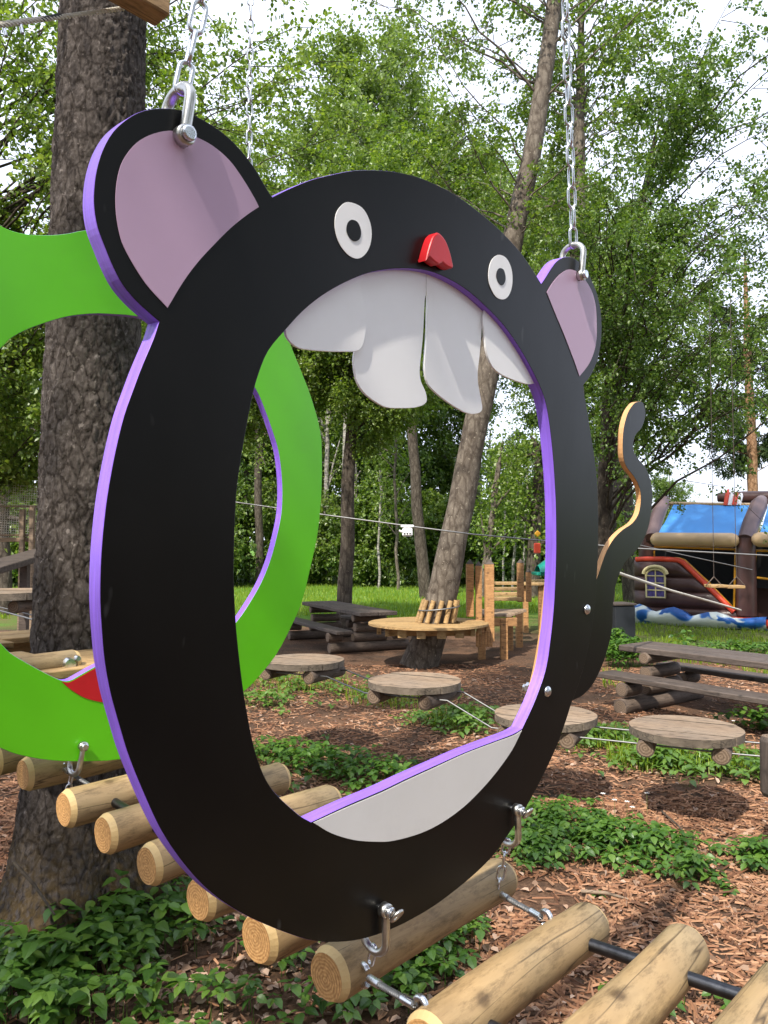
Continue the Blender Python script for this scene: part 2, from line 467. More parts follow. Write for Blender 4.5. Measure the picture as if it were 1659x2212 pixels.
M['leaf_mid'] = leafmat('leaf_mid_green', [(0.06, 0.115, 0.016), (0.10, 0.17, 0.024), (0.145, 0.22, 0.034), (0.20, 0.27, 0.05)])
M['leaf_dark'] = leafmat('leaf_dark_green', [(0.055, 0.115, 0.018), (0.09, 0.165, 0.026), (0.125, 0.205, 0.034), (0.17, 0.245, 0.055)])
M['leaf_bright'] = leafmat('leaf_bright_green', [(0.085, 0.155, 0.018), (0.14, 0.22, 0.03), (0.19, 0.28, 0.045), (0.25, 0.32, 0.08)])
M['leaf_pale'] = leafmat('leaf_pale_birch', [(0.12, 0.19, 0.04), (0.17, 0.25, 0.06), (0.21, 0.28, 0.09)])
M['needle'] = leafmat('pine_needles', [(0.03, 0.06, 0.02), (0.06, 0.09, 0.03)], 0.15)
M['herb'] = leafmat('herb_leaf', [(0.035, 0.095, 0.012), (0.06, 0.145, 0.018), (0.09, 0.19, 0.025), (0.14, 0.25, 0.035)], 0.4, 0.04)
M['herb_light'] = leafmat('herb_leaf_light', [(0.07, 0.15, 0.02), (0.11, 0.21, 0.03), (0.15, 0.26, 0.04)], 0.4, 0.05)
M['grass'] = leafmat('grass_blade', [(0.12, 0.20, 0.012), (0.19, 0.29, 0.016), (0.27, 0.36, 0.025)], 0.4, 0.04)
M['petal'] = paint('white_petal', (0.85, 0.85, 0.82), 0.6, 0.02, 5.0, 0)
M['chips'] = islandmat('wood_chips', [(0.08, 0.040, 0.024), (0.21, 0.098, 0.052), (0.30, 0.150, 0.080), (0.40, 0.225, 0.130), (0.14, 0.072, 0.045)])
M['deadleaf'] = islandmat('dead_leaves', [(0.20, 0.13, 0.09), (0.33, 0.22, 0.155), (0.42, 0.30, 0.23), (0.25, 0.14, 0.08)])
M['stem'] = paint('stem_green', (0.16, 0.2, 0.06), 0.7, 0.2, 9.0, 0)

# ------------------------------------------------------------------ ground
def axis_steps(lo, hi, centre, fine, grow):
    out = [centre]; s = fine; p = centre
    while p < hi: p += s; s *= grow; out.append(p)
    s = fine; p = centre
    while p > lo: p -= s; s *= grow; out.append(p)
    return np.array(sorted(out))

def gz(x, y):
    """ground height"""
    d = math.hypot(x, y - 4)
    k = max(0.0, 1 - d / 40.0)
    return k * (0.030 * mnoise.noise(Vector((x * 0.7, y * 0.7, 1.7))) + 0.016 * mnoise.noise(Vector((x * 2.6, y * 2.6, 4.1))))

xs_ = axis_steps(-600, 600, 0.0, 0.10, 1.035); ys_ = axis_steps(-400, 900, 4.0, 0.10, 1.035)
gv = np.array([(x, y, gz(x, y)) for y in ys_ for x in xs_]); nx = len(xs_)
ii, jj = np.meshgrid(np.arange(nx - 1), np.arange(len(ys_) - 1)); a = (jj * nx + ii).ravel()
gf = np.stack([a, a + 1, a + 1 + nx, a + nx], 1)

def ground_mat():
    m, n, l, b = nmat('park_ground')
    tc = n.new('ShaderNodeTexCoord'); sp = n.new('ShaderNodeSeparateXYZ'); l.new(tc.outputs['Object'], sp.inputs[0])
    # chips and soil
    n1 = N(n, 'ShaderNodeTexNoise', i_Scale=38.0, i_Detail=8.0, i_Roughness=0.8); l.new(tc.outputs['Object'], n1.inputs['Vector'])
    n2 = N(n, 'ShaderNodeTexNoise', i_Scale=1.1, i_Detail=6.0, i_Roughness=0.7); l.new(tc.outputs['Object'], n2.inputs['Vector'])
    n3 = N(n, 'ShaderNodeTexNoise', i_Scale=0.55, i_Detail=5.0, i_Roughness=0.65); l.new(tc.outputs['Object'], n3.inputs['Vector'])
    chips = ramp(n, [(0.30, (0.04, 0.024, 0.017)), (0.48, (0.125, 0.070, 0.043)), (0.62, (0.21, 0.12, 0.072)), (0.75, (0.32, 0.20, 0.13))]); l.new(n1.outputs['Fac'], chips.inputs[0])
    soil = ramp(n, [(0.3, (0.03, 0.022, 0.016)), (0.55, (0.085, 0.055, 0.038)), (0.72, (0.17, 0.115, 0.085))]); l.new(n1.outputs['Fac'], soil.inputs[0])
    sm = ramp(n, [(0.42, (0, 0, 0)), (0.60, (1, 1, 1))]); l.new(n2.outputs['Fac'], sm.inputs[0])
    base = mix(n, l, sm.outputs[0], chips.outputs[0], soil.outputs[0])
    # darker worn soil round the tables
    grass = ramp(n, [(0.25, (0.035, 0.085, 0.012)), (0.5, (0.085, 0.18, 0.02)), (0.75, (0.16, 0.26, 0.04))]); l.new(n1.outputs['Fac'], grass.inputs[0])
    yy = N(n, 'ShaderNodeMath', operation='MULTIPLY_ADD'); l.new(n3.outputs['Fac'], yy.inputs[0]); yy.inputs[1].default_value = 9.0; l.new(sp.outputs['Y'], yy.inputs[2])
    gm = N(n, 'ShaderNodeMapRange'); gm.inputs[1].default_value = 19.5; gm.inputs[2].default_value = 22.5; l.new(yy.outputs[0], gm.inputs[0])
    # on the right the thin grass starts nearer
    yr = N(n, 'ShaderNodeMath', operation='MULTIPLY_ADD'); l.new(sp.outputs['X'], yr.inputs[0]); yr.inputs[1].default_value = 1.0; l.new(yy.outputs[0], yr.inputs[2])
    gr = N(n, 'ShaderNodeMapRange'); gr.inputs[1].default_value = 19.5; gr.inputs[2].default_value = 22.5; gr.inputs[4].default_value = 0.45; l.new(yr.outputs[0], gr.inputs[0])
    mx = N(n, 'ShaderNodeMath', operation='MAXIMUM'); l.new(gm.outputs[0], mx.inputs[0]); l.new(gr.outputs[0], mx.inputs[1])
    l.new(mix(n, l, mx.outputs[0], base, grass.outputs[0]), b.inputs['Base Color'])
    b.inputs['Roughness'].default_value = 0.95; b.inputs['Specular IOR Level'].default_value = 0.15
    bp = N(n, 'ShaderNodeBump', i_Strength=0.9, i_Distance=0.02); l.new(n1.outputs['Fac'], bp.inputs['Height']); l.new(bp.outputs[0], b.inputs['Normal'])
    return m
g_o = link(bpy.data.objects.new('ground', np_mesh('ground', gv, gf, ground_mat(), True)))
tag(g_o, kind='structure')

# ------------------------------------------------------------------ the painted boards and their plane
YAW, TILT, TH = R(42), R(-3), 0.031
D_ = Vector((math.sin(YAW), math.cos(YAW), 0))
N_ = Vector((math.cos(YAW) * math.cos(TILT), -math.sin(YAW) * math.cos(TILT), math.sin(TILT)))
U_ = N_.cross(D_).normalized()
EYEP = Vector((0, 0, EYE))

class Frame:
    def __init__(s, u, v, dist):
        """plane whose front face lies dist metres from the eye; origin under view point (u, v)"""
        s.dist = dist
        r = ray(u, v)
        s.o = EYEP + r * (-dist / r.dot(N_))
        s.M = Matrix(((D_.x, U_.x, N_.x, s.o.x), (D_.y, U_.y, N_.y, s.o.y), (D_.z, U_.z, N_.z, s.o.z), (0, 0, 0, 1)))
    def xy(s, u, v, z=0.0):
        r = ray(u, v); p = EYEP + r * ((z - s.dist) / r.dot(N_)) - s.o
        return (p.dot(D_), p.dot(U_))
    def src(s, pts, z=0.0):
        return [s.xy(x * 0.8848, y * 0.8848, z) for x, y in pts]
    def w(s, u, v, z=0.0):
        x, y = s.xy(u, v, z)
        return s.M @ Vector((x, y, z))

def crop(pts, ox, oy, k):
    return [(ox + x * k, oy + y * k) for x, y in pts]

F1 = Frame(750, 1190, 0.97)
outer = [(388.4, 785), (368.8, 768.4), (332.6, 735.3), (299.5, 696), (275.4, 650.9), (254.3, 599.6), (237.7, 554.4), (229.5, 506.2), (229.5, 461), (236.2, 412.8), (251.2, 364.5), (275.4, 322.3), (305.5, 293.7), (338.6, 274.1), (380.8, 264.5), (429, 265.7), (465.2, 277), (504.4, 296.7), (546.6, 325.4), (585.8, 363), (622, 409.7), (652, 461), (665.5, 480.7), (710.3, 458.8), (758.5, 439.2), (812.8, 425.6), (861, 416.6), (912.2, 415), (966.5, 419.6), (1014.7, 430.1), (1056.9, 446.7), (1102, 469.3), (1150, 502), (1206, 548), (1244.7, 586.2), (1283.2, 632), (1321.8, 692.2), (1331.5, 677.8), (1343.5, 658.5), (1358, 639.2), (1374.9, 628.4), (1394, 627.6), (1411, 636.8), (1430.3, 658.5), (1444.8, 685), (1456.8, 714), (1465.3, 750.1), (1468.9, 786.3), (1468.4, 822.4), (1464, 856.2), (1455.6, 887.5), (1442.4, 916.5), (1424.3, 940.6), (1426, 961), (1433.9, 1001.3), (1443.5, 1063.9), (1452, 1117), (1458, 1177.3), (1460.4, 1237.5), (1460.9, 1297.8), (1460.4, 1346), (1457, 1418), (1453, 1470), (1444, 1543), (1430, 1610), (1415, 1663.5), (1397.2, 1711.7), (1382, 1760), (1361, 1818), (1336.9, 1872), (1312.8, 1919.6), (1278.7, 1981.5), (1242.6, 2035.7), (1206.4, 2086.4), (1164, 2129.8), (1116, 2170.6), (1061.7, 2211.2), (1007.4, 2243.7), (960, 2267), (912, 2285.3), (862.8, 2297), (808.5, 2300.5), (754.3, 2295), (697.3, 2276.8), (647.5, 2256.9), (600, 2235), (548, 2203.9), (498.4, 2164), (458.6, 2121), (425.4, 2078), (395.6, 2031.5), (372.4, 1986), (349.2, 1933), (329.3, 1885.6), (309.4, 1832.6), (294.5, 1782.9), (281.2, 1736.5), (268, 1686), (255.3, 1615), (249, 1548), (244.5, 1472), (245, 1401), (248.7, 1328.7), (257.8, 1238.3), (270.4, 1158.7), (284.9, 1086.4), (303, 1014), (324.7, 952.6), (346.4, 894.7), (375.3, 826)]
o_corner = [i for i, p in enumerate(outer) if p in ((388.4, 785), (665.5, 480.7), (1321.8, 692.2), (1424.3, 940.6))]
inner = [(759.7, 2007), (736, 1994), (717, 1978.5), (690.6, 1955), (664, 1926), (643, 1889), (625, 1839), (614.4, 1796), (604.4, 1743), (594.9, 1686), (586.4, 1619.6), (578, 1539), (573.8, 1472), (571.4, 1401), (572.4, 1328.7), (574.8, 1256.4), (580, 1184), (590.5, 1111.7), (603, 1039), (616, 971), (632, 912.8), (656, 856), (697, 806), (740.4, 759), (785.6, 722.5), (830.8, 695.4), (873, 675.8), (909.2, 664), (951.4, 657), (996.6, 655.5), (1041.8, 660.7), (1081, 674.3), (1120.2, 695), (1150, 716), (1179.6, 742), (1206, 768), (1230.2, 795), (1254.3, 828), (1278.4, 866), (1302.5, 910), (1321.8, 952), (1332.6, 986), (1339.8, 1025.4), (1345.9, 1073.6), (1350.7, 1124.2), (1354.3, 1177.3), (1356.7, 1225.5), (1357.9, 1285.8), (1357.9, 1346), (1356.5, 1404), (1353.4, 1464.5), (1348.9, 1518.8), (1342.9, 1570), (1336.9, 1613), (1327.8, 1651.4), (1312.8, 1694), (1297.7, 1731), (1275, 1779), (1253.4, 1791.6), (1206.4, 1809.5), (1134, 1837), (1061.7, 1869.4), (989.4, 1902), (931.5, 1930), (844.7, 1967)]
i_corner = [0, inner.index((1275, 1779))]

ring = empty('mouse_face_ring', mat=F1.M)
tag(ring, 'big black upright ring board with mouse ears, white teeth, red nose and long tail', 'play board')
plate('ring_board', [smooth_closed(F1.src(outer), 3, o_corner), smooth_closed(F1.src(inner), 3, i_corner)], 0.0, TH, [M['black'], M['purple']], ring, 0.0015)
ear_l = crop([(690, 1665), (510, 1465), (360, 1220), (300, 1060), (270, 850), (280, 640), (330, 470), (440, 330), (580, 255), (740, 232), (900, 275), (1050, 350), (1190, 470), (1300, 620), (1390, 770), (1430, 848), (1330, 915), (1200, 1020), (1060, 1160), (940, 1290), (820, 1450)], 200, 250, 0.3014)
ear_r = crop([(1302, 1530), (1250, 1380), (1150, 1120), (1050, 880), (970, 680), (1010, 610), (1080, 520), (1150, 465), (1210, 448), (1290, 480), (1370, 570), (1430, 680), (1465, 820), (1475, 960), (1475, 1130), (1455, 1260), (1400, 1400)], 1100, 550, 0.2411)
plate('ear_panel', [smooth_closed(F1.src(ear_l), 4, [0, 15])], 0.0014, 0.0010, [M['pink']], ring, 0.0002)
plate('ear_panel', [smooth_closed(F1.src(ear_r), 4, [0, 4])], 0.0014, 0.0010, [M['pink']], ring, 0.0002)
mouth = [(764, 2008), (808.5, 2033.9), (862.8, 2050.2), (917, 2054.6), (960.4, 2052), (1025.5, 2033.9), (1079.8, 2006.8), (1134, 1967), (1181, 1920), (1217.2, 1876.6), (1249.8, 1829.6), (1273, 1783), (1253.4, 1795), (1206.4, 1812.5), (1134, 1840), (1061.7, 1873), (989.4, 1906), (931.5, 1934), (844.7, 1971)]
plate('mouth_panel', [smooth_closed(F1.src(mouth), 4, [0, 11])], 0.0014, 0.0010, [M['offwhite']], ring, 0.0002)
eyes = [(crop([(665, 311), (770, 355), (830, 455), (850, 570), (830, 680), (780, 750), (720, 768), (650, 730), (585, 640), (553, 520), (560, 410), (603, 340)], 650, 400, 0.3014),
         crop([(690, 455), (735, 478), (760, 545), (752, 605), (715, 630), (675, 610), (645, 555), (645, 505), (660, 470)], 650, 400, 0.3014)),
        (crop([(490, 300), (560, 335), (608, 430), (622, 540), (610, 650), (570, 730), (515, 752), (450, 720), (395, 620), (378, 510), (395, 390), (435, 325)], 1100, 550, 0.2411),
         crop([(495, 435), (530, 455), (548, 525), (540, 580), (512, 610), (478, 585), (455, 530), (458, 480), (473, 447)], 1100, 550, 0.2411))]
for e, pu in eyes:
    eo = plate('eye', [smooth_closed(F1.src(e), 4)], 0.0016, 0.0012, [M['white']], ring, 0.0002)
    plate('pupil', [smooth_closed(F1.src(pu), 4)], 0.0026, 0.0007, [M['black']], eo, 0.0001)
nose = crop([(1402, 558), (1455, 620), (1493, 720), (1518, 828), (1508, 846), (1470, 832), (1432, 800), (1400, 816), (1362, 790), (1325, 752), (1300, 782), (1318, 700), (1350, 600), (1375, 566)], 650, 400, 0.3014)
plate('nose', [smooth_closed(F1.src(nose, 0.024), 3, [3, 6, 7, 9, 10])], 0.024, 0.0235, [M['red']], ring, 0.003)

ZT = -0.012
t1 = crop([(155, 1345), (165, 1395), (200, 1445), (260, 1490), (350, 1508), (500, 1520), (640, 1522), (730, 1518), (772, 1488), (795, 1420), (808, 1320), (805, 1220), (785, 1100), (765, 1000), (762, 840), (620, 860), (450, 940), (280, 1080), (150, 1220)], 650, 400, 0.3014)
t2 = [(872, 760), (870, 840), (866.4, 858), (864, 882), (867, 909.4), (873, 933.5), (888, 957.6), (909, 975.7), (933, 990.7), (951.4, 996), (981.5, 996.8), (1011.7, 995.3), (1032.8, 989.2), (1041.8, 980), (1041.8, 966.6), (1037.3, 951.6), (1028, 930.5), (1025, 906.4), (1028, 870), (1032.8, 822), (1035.8, 761.7), (1037.3, 731.5), (1039.9, 710), (1041, 635), (960, 632), (880, 648)]
t3 = [(1041, 710.4), (1044, 728.5), (1043.3, 761.7), (1041.8, 822), (1037.3, 882), (1037.3, 906.4), (1044.8, 936.5), (1063, 957.6), (1087, 977), (1112, 994), (1136.2, 1007), (1155.5, 1011), (1172.3, 1006.9), (1177.6, 996), (1174.7, 974.3), (1167.5, 935.8), (1167, 904.4), (1171, 870.7), (1174.7, 827.3), (1177, 796), (1178.4, 781.5), (1190, 725), (1120, 668), (1080, 645), (1041.6, 638)]
t4 = [(1179.6, 781.5), (1183, 815), (1185.6, 846.6), (1194, 877.9), (1206, 899.6), (1225.4, 915.3), (1249.5, 926), (1273.6, 934.6), (1296, 938), (1322, 930), (1300, 850), (1240, 770), (1195, 735), (1186, 735)]
for k, (tt, cs, dz) in enumerate([(t1, [], 0.0), (t2, [23, 25], -0.006), (t3, [0, 21, 24], -0.006), (t4, [9, 13], 0.0)]):
    # side teeth lie over the two long front teeth
    plate('tooth', [smooth_closed(F1.src(tt, ZT + dz), 3, cs)], ZT + dz, 0.005, [M['white']], ring, 0.0008)

tail = [(1566.5, 980.8), (1553, 982), (1544.8, 989), (1532.7, 1008.5), (1523, 1044.7), (1520.2, 1083), (1521.9, 1117), (1530.3, 1141), (1547.2, 1162.8), (1559, 1184.5), (1564.5, 1208.6), (1562.9, 1237.5), (1556.8, 1259), (1542.4, 1278.5), (1520.7, 1293), (1499, 1314.7), (1482, 1343.6), (1468.8, 1378.6), (1455, 1420), (1420, 1418), (1370, 1414), (1341, 1432), (1336, 1480), (1327, 1560), (1315, 1630), (1303, 1680), (1291, 1712), (1330, 1728), (1370, 1722), (1403, 1708), (1424.3, 1696.6), (1448.4, 1669.5), (1469.5, 1627), (1484.6, 1582), (1495, 1530.8), (1496.6, 1485.6), (1501, 1440), (1511.7, 1404), (1526, 1373), (1542.4, 1355.7), (1561.7, 1334), (1576, 1307.5), (1585.8, 1276), (1590.6, 1242.4), (1593.5, 1206), (1588, 1170), (1576, 1141), (1561.7, 1124.2), (1549.6, 1107.3), (1546, 1088), (1550.8, 1064), (1566.5, 1044.7), (1575, 1020.6), (1576, 1003.7), (1572.5, 989)]
tl = plate('tail', [smooth_closed(F1.src(tail, -TH - 0.001), 3, [tail.index((1455, 1420)), tail.index((1341, 1432)), tail.index((1291, 1712))])], -TH - 0.001, 0.016, [M['black'], M['tailedge']], ring, 0.0012)

def dome_bolt(parent, x, y, z, r=0.011, zback=None):
    b = MB(); n = 20
    rings = [(r * 1.05, 0.0), (r, 0.002), (r * 0.8, 0.0048), (r * 0.45, 0.0068), (r * 0.12, 0.0074)]
    vs_ = [(x + rr * math.cos(2 * math.pi * k / n), y + rr * math.sin(2 * math.pi * k / n), z + zz) for rr, zz in rings for k in range(n)]
    fs = [(i * n + k, i * n + (k + 1) % n, (i + 1) * n + (k + 1) % n, (i + 1) * n + k) for i in range(len(rings) - 1) for k in range(n)]
    fs.append([(len(rings) - 1) * n + k for k in range(n)])
    b.add(vs_, fs, 0, True)
    if zback is not None:
        b.tube([(x, y, z - 0.001), (x, y, zback - 0.018)], r * 0.55, 12)
        b.tube([(x, y, zback), (x, y, zback - 0.009)], r * 1.0, 6, smooth=False)
    return b.build('bolt', M['zinc'], parent)
for u, v in ((1432.5, 1488), (1336, 1688)):
    x, y = F1.xy(u * 0.8848, v * 0.8848)
    dome_bolt(ring, x, y, 0.001, 0.013, -TH - 0.018)

# the green board further along the bridge
F2 = Frame(180, 1150, 2.29)
gout = [(206.7, 562.4), (168.8, 569.6), (126.6, 573.8), (75.9, 573), (33.8, 565), (0, 550.6), (-60, 515), (-130, 420), (-230, 360), (-330, 380), (-390, 500), (-380, 640), (-330, 760), (-400, 960), (-430, 1200), (-390, 1450), (-280, 1640), (-140, 1760), (0, 1826), (54.8, 1845), (126.6, 1856.7), (202.5, 1859), (295, 1853.7), (400, 1826), (500, 1767), (597.6, 1686.6), (630, 1654), (673.6, 1599.8), (711.6, 1529), (738.7, 1464), (760, 1377.4), (776.7, 1296), (784.8, 1203.8), (786.4, 1127.8), (782, 1051.9), (760, 970.5), (733, 900), (697, 812), (650, 700), (640, 560), (618, 470), (595, 430), (560, 425), (510, 470), (470, 540), (400, 560), (300, 556)]
gin = [(0, 852), (25, 827), (63, 805.8), (114, 786.9), (168.8, 772), (227.8, 765.8), (274, 767), (333, 772), (420, 790), (500, 825), (570, 880), (623, 947), (646.6, 999.6), (664.7, 1050), (679, 1097), (686.4, 1148), (689.3, 1202), (686.4, 1256.4), (675.5, 1310.6), (661, 1365), (639.4, 1419), (612, 1468), (576, 1520), (520, 1575), (440, 1635), (380, 1648), (300, 1606), (265, 1613), (227.8, 1630), (194, 1649), (168.8, 1661.8), (145.6, 1659.7), (105.5, 1640.7), (59, 1615), (25, 1594), (0, 1569), (-90, 1480), (-170, 1350), (-190, 1190), (-160, 1040), (-80, 920)]
gring = empty('green_face_ring', mat=F2.M)
tag(gring, 'bright green ring board with purple rim, hanging behind the black mouse ring', 'play board')
plate('ring_board', [smooth_closed(F2.src(gout), 3), smooth_closed(F2.src(gin), 3)], 0.0, TH, [M['green'], M['purple']], gring, 0.0015)
tong = [(150, 1663.5), (168.8, 1680.7), (198.3, 1699.7), (223.6, 1709), (260, 1715), (310, 1710), (355, 1688), (384, 1652), (340, 1636), (300, 1611), (265, 1617), (227.8, 1634), (194, 1653), (168.8, 1665.8)]
plate('tongue_panel', [smooth_closed(F2.src(tong), 3, [0, 7])], 0.0014, 0.0010, [M['red']], gring, 0.0002)

# ------------------------------------------------------------------ shackles and chains
def shackle(name, Fm, u, v, ub, vb, label, rod=0.0075, group=None, pin_out=0.010):
    """bow shackle: pin through the board at view point (u, v); bow apex over view point (ub, vb)"""
    x, y = Fm.xy(u, v, 0.012); xb, yb = Fm.xy(ub, vb, -TH / 2)
    c = Vector((x, y)); ax = Vector((xb, yb)) - c; L = ax.length; ax.normalize()
    w = TH / 2 + rod + 0.005
    def P(a, z): q = c + ax * a; return Vector((q.x, q.y, z - TH / 2))
    path = [P(0.0, w), P(L * 0.3, w * 1.04), P(L - w * 0.95, w * 1.05)]
    for k in range(1, 12):
        th = math.pi * k / 12
        path.append(P(L - w * 0.95 + math.sin(th) * w * 0.95, math.cos(th) * w * 1.05))
    path += [P(L - w * 0.95, -w * 1.05), P(L * 0.3, -w * 1.04), P(0.0, -w)]
    root = empty(name, mat=Fm.M)
    tag(root, label, 'shackle', group)
    MB().tube(path, rod, 14).build('bow', M['stainless'], root)
    e = MB()
    for z in (w, -w):
        e.tube([P(0, z - 0.008), P(0, z - 0.0075), P(0, z + 0.0075), P(0, z + 0.008)], [rod * 1.3, rod * 1.75, rod * 1.75, rod * 1.3], 18, smooth=True)
    e.build('eye', M['stainless'], root)
    p = MB()
    p.tube([P(0, -w - 0.016), P(0, w + pin_out)], rod * 0.85, 14)
    p.tube([P(0, w + 0.0085), P(0, w + 0.0095), P(0, w + 0.015), P(0, w + 0.016)], [rod * 1.1, rod * 1.35, rod * 1.35, rod * 1.0], 14)
    po = p.build('pin', M['zinc'], root)
    if pin_out > 0.011:      # flat thumb plate of the pin
        q = MB(); cc = P(0, w + pin_out + 0.008)
        q.tube([cc + Vector((0.011 * math.cos(t), 0.011 * math.sin(t), 0.008 * math.sin(t))) for t in [2 * math.pi * k / 16 for k in range(16)]], 0.004, 8, closed=True)
        q.build('pin_grip', M['stainless'], po)
    return Fm.M @ P(L, 0)

def link_mesh(L, W, r, seg=6):
    """chain link: long axis X, flat in XY"""
    R_ = W / 2 - r; s = L / 2 - r - R_
    pts = []
    for k in range(seg + 1):
        th = -math.pi / 2 + math.pi * k / seg; pts.append((s + R_ * math.cos(th), R_ * math.sin(th), 0))
    for k in range(seg + 1):
        th = math.pi / 2 + math.pi * k / seg; pts.append((-s + R_ * math.cos(th), R_ * math.sin(th), 0))
    return MB().tube(pts, r, 10, closed=True).mesh('link', M['zinc'])

def chain(label, A, B, lme, pitch, twist=0.0, group=None, name='steel_chain'):
    A, B = Vector(A), Vector(B); d = (B - A)
    n = max(1, int(round(d.length / pitch))); ax = d.normalized()
    root = empty(name, loc=A); tag(root, label, 'chain', group)
    up = Vector((0, 1, 0.1)).cross(ax).normalized()
    for i in range(n):
        c = ax * (pitch * (i + 0.5))
        a = twist + (math.pi / 2 if i % 2 else 0) + random.uniform(-0.16, 0.16)
        y = (up * math.cos(a) + ax.cross(up) * math.sin(a)).normalized(); z = ax.cross(y)
        xx = (ax + up * random.uniform(-0.02, 0.02)).normalized()
        o = bpy.data.objects.new('link', lme); link(o, root)
        o.matrix_local = Matrix(((xx.x, y.x, z.x, c.x), (xx.y, y.y, z.y, c.y), (xx.z, y.z, z.z, c.z), (0, 0, 0, 1)))
    return root

LK = link_mesh(0.058, 0.027, 0.0036)
LKs = link_mesh(0.050, 0.023, 0.003)
s = 0.8848
b1 = shackle('bow_shackle', F1, 448.7 * s, 332 * s, 441 * s, 216 * s, 'steel bow shackle through the large left ear of the black mouse ring', 0.0082)
b2 = shackle('bow_shackle', F1, 1418 * s, 672 * s, 1400 * s, 598 * s, 'steel bow shackle through the small right ear of the black mouse ring', 0.0078)
b3 = shackle('bow_shackle', F1, 940.5 * s, 2222 * s, 914 * s, 2322 * s, 'steel shackle at the lowest edge of the black mouse ring', 0.0078, pin_out=0.020)
b4 = shackle('bow_shackle', F1, 1262.4 * s, 1977 * s, 1239 * s, 2060 * s, 'steel shackle at the lower right edge of the black mouse ring', 0.0078, pin_out=0.020)
b5 = shackle('bow_shackle', F2, 202.5 * s, 1822 * s, 178 * s, 1890 * s, 'steel shackle at the lower edge of the green ring', 0.0085)

def up_to(b, u, v, extra):
    """point above b under view point (u, v) staying in the plane of the board, then carried on past the frame"""
    r = ray(u, v); q = EYEP + r * ((b - EYEP).dot(N_) / r.dot(N_))
    return q + (q - b).normalized() * extra
chain('galvanised chain rising from the large left ear of the black ring', b1 - Vector((0, 0, 0.008)), up_to(b1, 490 * s, 0, 0.9), LK, 0.0505, 0.5)
chain('galvanised chain rising from the small right ear of the black ring', b2 - Vector((0, 0, 0.008)), up_to(b2, 1379 * s, 0, 1.0), LK, 0.0505, 0.3)
g_ear = F2.w(538, 372, -TH / 2)
chain('galvanised chain hanging beside the spruce trunk, behind the large black ear', g_ear, up_to(g_ear, 541, 0, 0.9), LK, 0.0505, 0.4)

# ------------------------------------------------------------------ log bridge
NH = Vector((math.cos(YAW), -math.sin(YAW), 0)); ZU = Vector((0, 0, 1))
def log_mesh(L, r, seed, mats, cham=0.016, bend=0.006, taper=0.06, n=26):
    b = MB(); rows = 12
    xs = [0, 0.0005, cham] + [L * k / rows for k in range(1, rows)] + [L - cham, L - 0.0005, L]
    rings = []
    for x in xs:
        t = x / L; rr = r * (1 + taper * (0.5 - t))
        if x <= 0.0005 or x >= L - 0.0005: rr *= 0.84
        cy_ = bend * math.sin(math.pi * t + seed); cz = bend * math.sin(2.1 * t + seed * 2)
        row = []
        for k in range(n):
            th = 2 * math.pi * k / n
            q = rr * (1 + 0.035 * mnoise.noise(Vector((x * 4 + seed * 7, math.cos(th) * 1.3, math.sin(th) * 1.3))) + 0.012 * mnoise.noise(Vector((x * 22, math.cos(th) * 4, math.sin(th) * 4 + seed))))
            row.append((x, cy_ + q * math.cos(th), cz + q * math.sin(th)))
        rings.append(row)
    vs_ = [p for row in rings for p in row]; m = len(rings)
    for i in range(m - 1):
        mi = 2 if i in (1, m - 3) else 0
        b.add([], [])
        for k in range(n):
            k2 = (k + 1) % n
            b.f.append([i * n + k, i * n + k2, (i + 1) * n + k2, (i + 1) * n + k]); b.m.append(mi); b.sm.append(i not in (0, 1, m - 3, m - 2))
    b.v = vs_
    b.f.append(list(range(n))[::-1]); b.m.append(1); b.sm.append(False)
    b.f.append([(m - 1) * n + k for k in range(n)]); b.m.append(1); b.sm.append(False)
    return b.mesh('log', mats)

def basis(ax, o):
    ax = Vector(ax).normalized(); z = ZU - ax * ax.z
    z = z.normalized() if z.length > 1e-4 else Vector((0, 1, 0)); y = z.cross(ax)
    return Matrix(((ax.x, y.x, z.x, o[0]), (ax.y, y.y, z.y, o[1]), (ax.z, y.z, z.z, o[2]), (0, 0, 0, 1)))

bridge = empty('log_bridge', (0, 0, 0))
tag(bridge, 'hanging bridge of peeled round logs running beneath the painted rings', 'log bridge')
P0 = Vector((-0.115, 1.54, 0)); LLOG, RLOG = 0.63, 0.0515
vview = {0: 2116, 1: 2029, 2: 1946, 3: 1869, 4: 1800, 5: 1745, 6: 1672, 7: 1640}
tk = {-3: -0.66, -2: -0.455, -1: -0.25, 0: 0.0, 1: 0.215, 2: 0.43, 3: 0.645, 4: 0.87, 5: 1.09, 6: 1.375, 7: 1.60}
logs = {}
for k in range(-3, 8):
    p = P0 - NH * tk[k]
    if k >= 0:
        z = at(829.5 + FOC * p.x / p.y, vview[k], p.y).z
    else: z = 0.722 - 0.006 * k
    p.z = z; logs[k] = p
    o = bpy.data.objects.new('log', log_mesh(LLOG + random.uniform(-0.015, 0.02), RLOG * random.uniform(0.97, 1.05), k * 1.37 + 2, [M['log'], M['logend'], M['chamfer']]))
    link(o, bridge)
    ax = (D_ + ZU * random.uniform(-0.01, 0.01) + NH * random.uniform(-0.012, 0.012))
    Mx = basis(ax, p); o.matrix_local = Mx @ Matrix.Rotation(random.uniform(0, 6.28), 4, 'X')
for k in (-3, -2, 0, 1, 2, 3, 4):
    for a in (0.13, LLOG - 0.11):
        A = logs[k] + D_ * a; B = logs[k + 1] + D_ * a
        dd = (B - A).normalized()
        MB().tube([A + dd * 0.03, B - dd * 0.03], 0.0135, 16).build('pipe', M['pipe'], bridge)

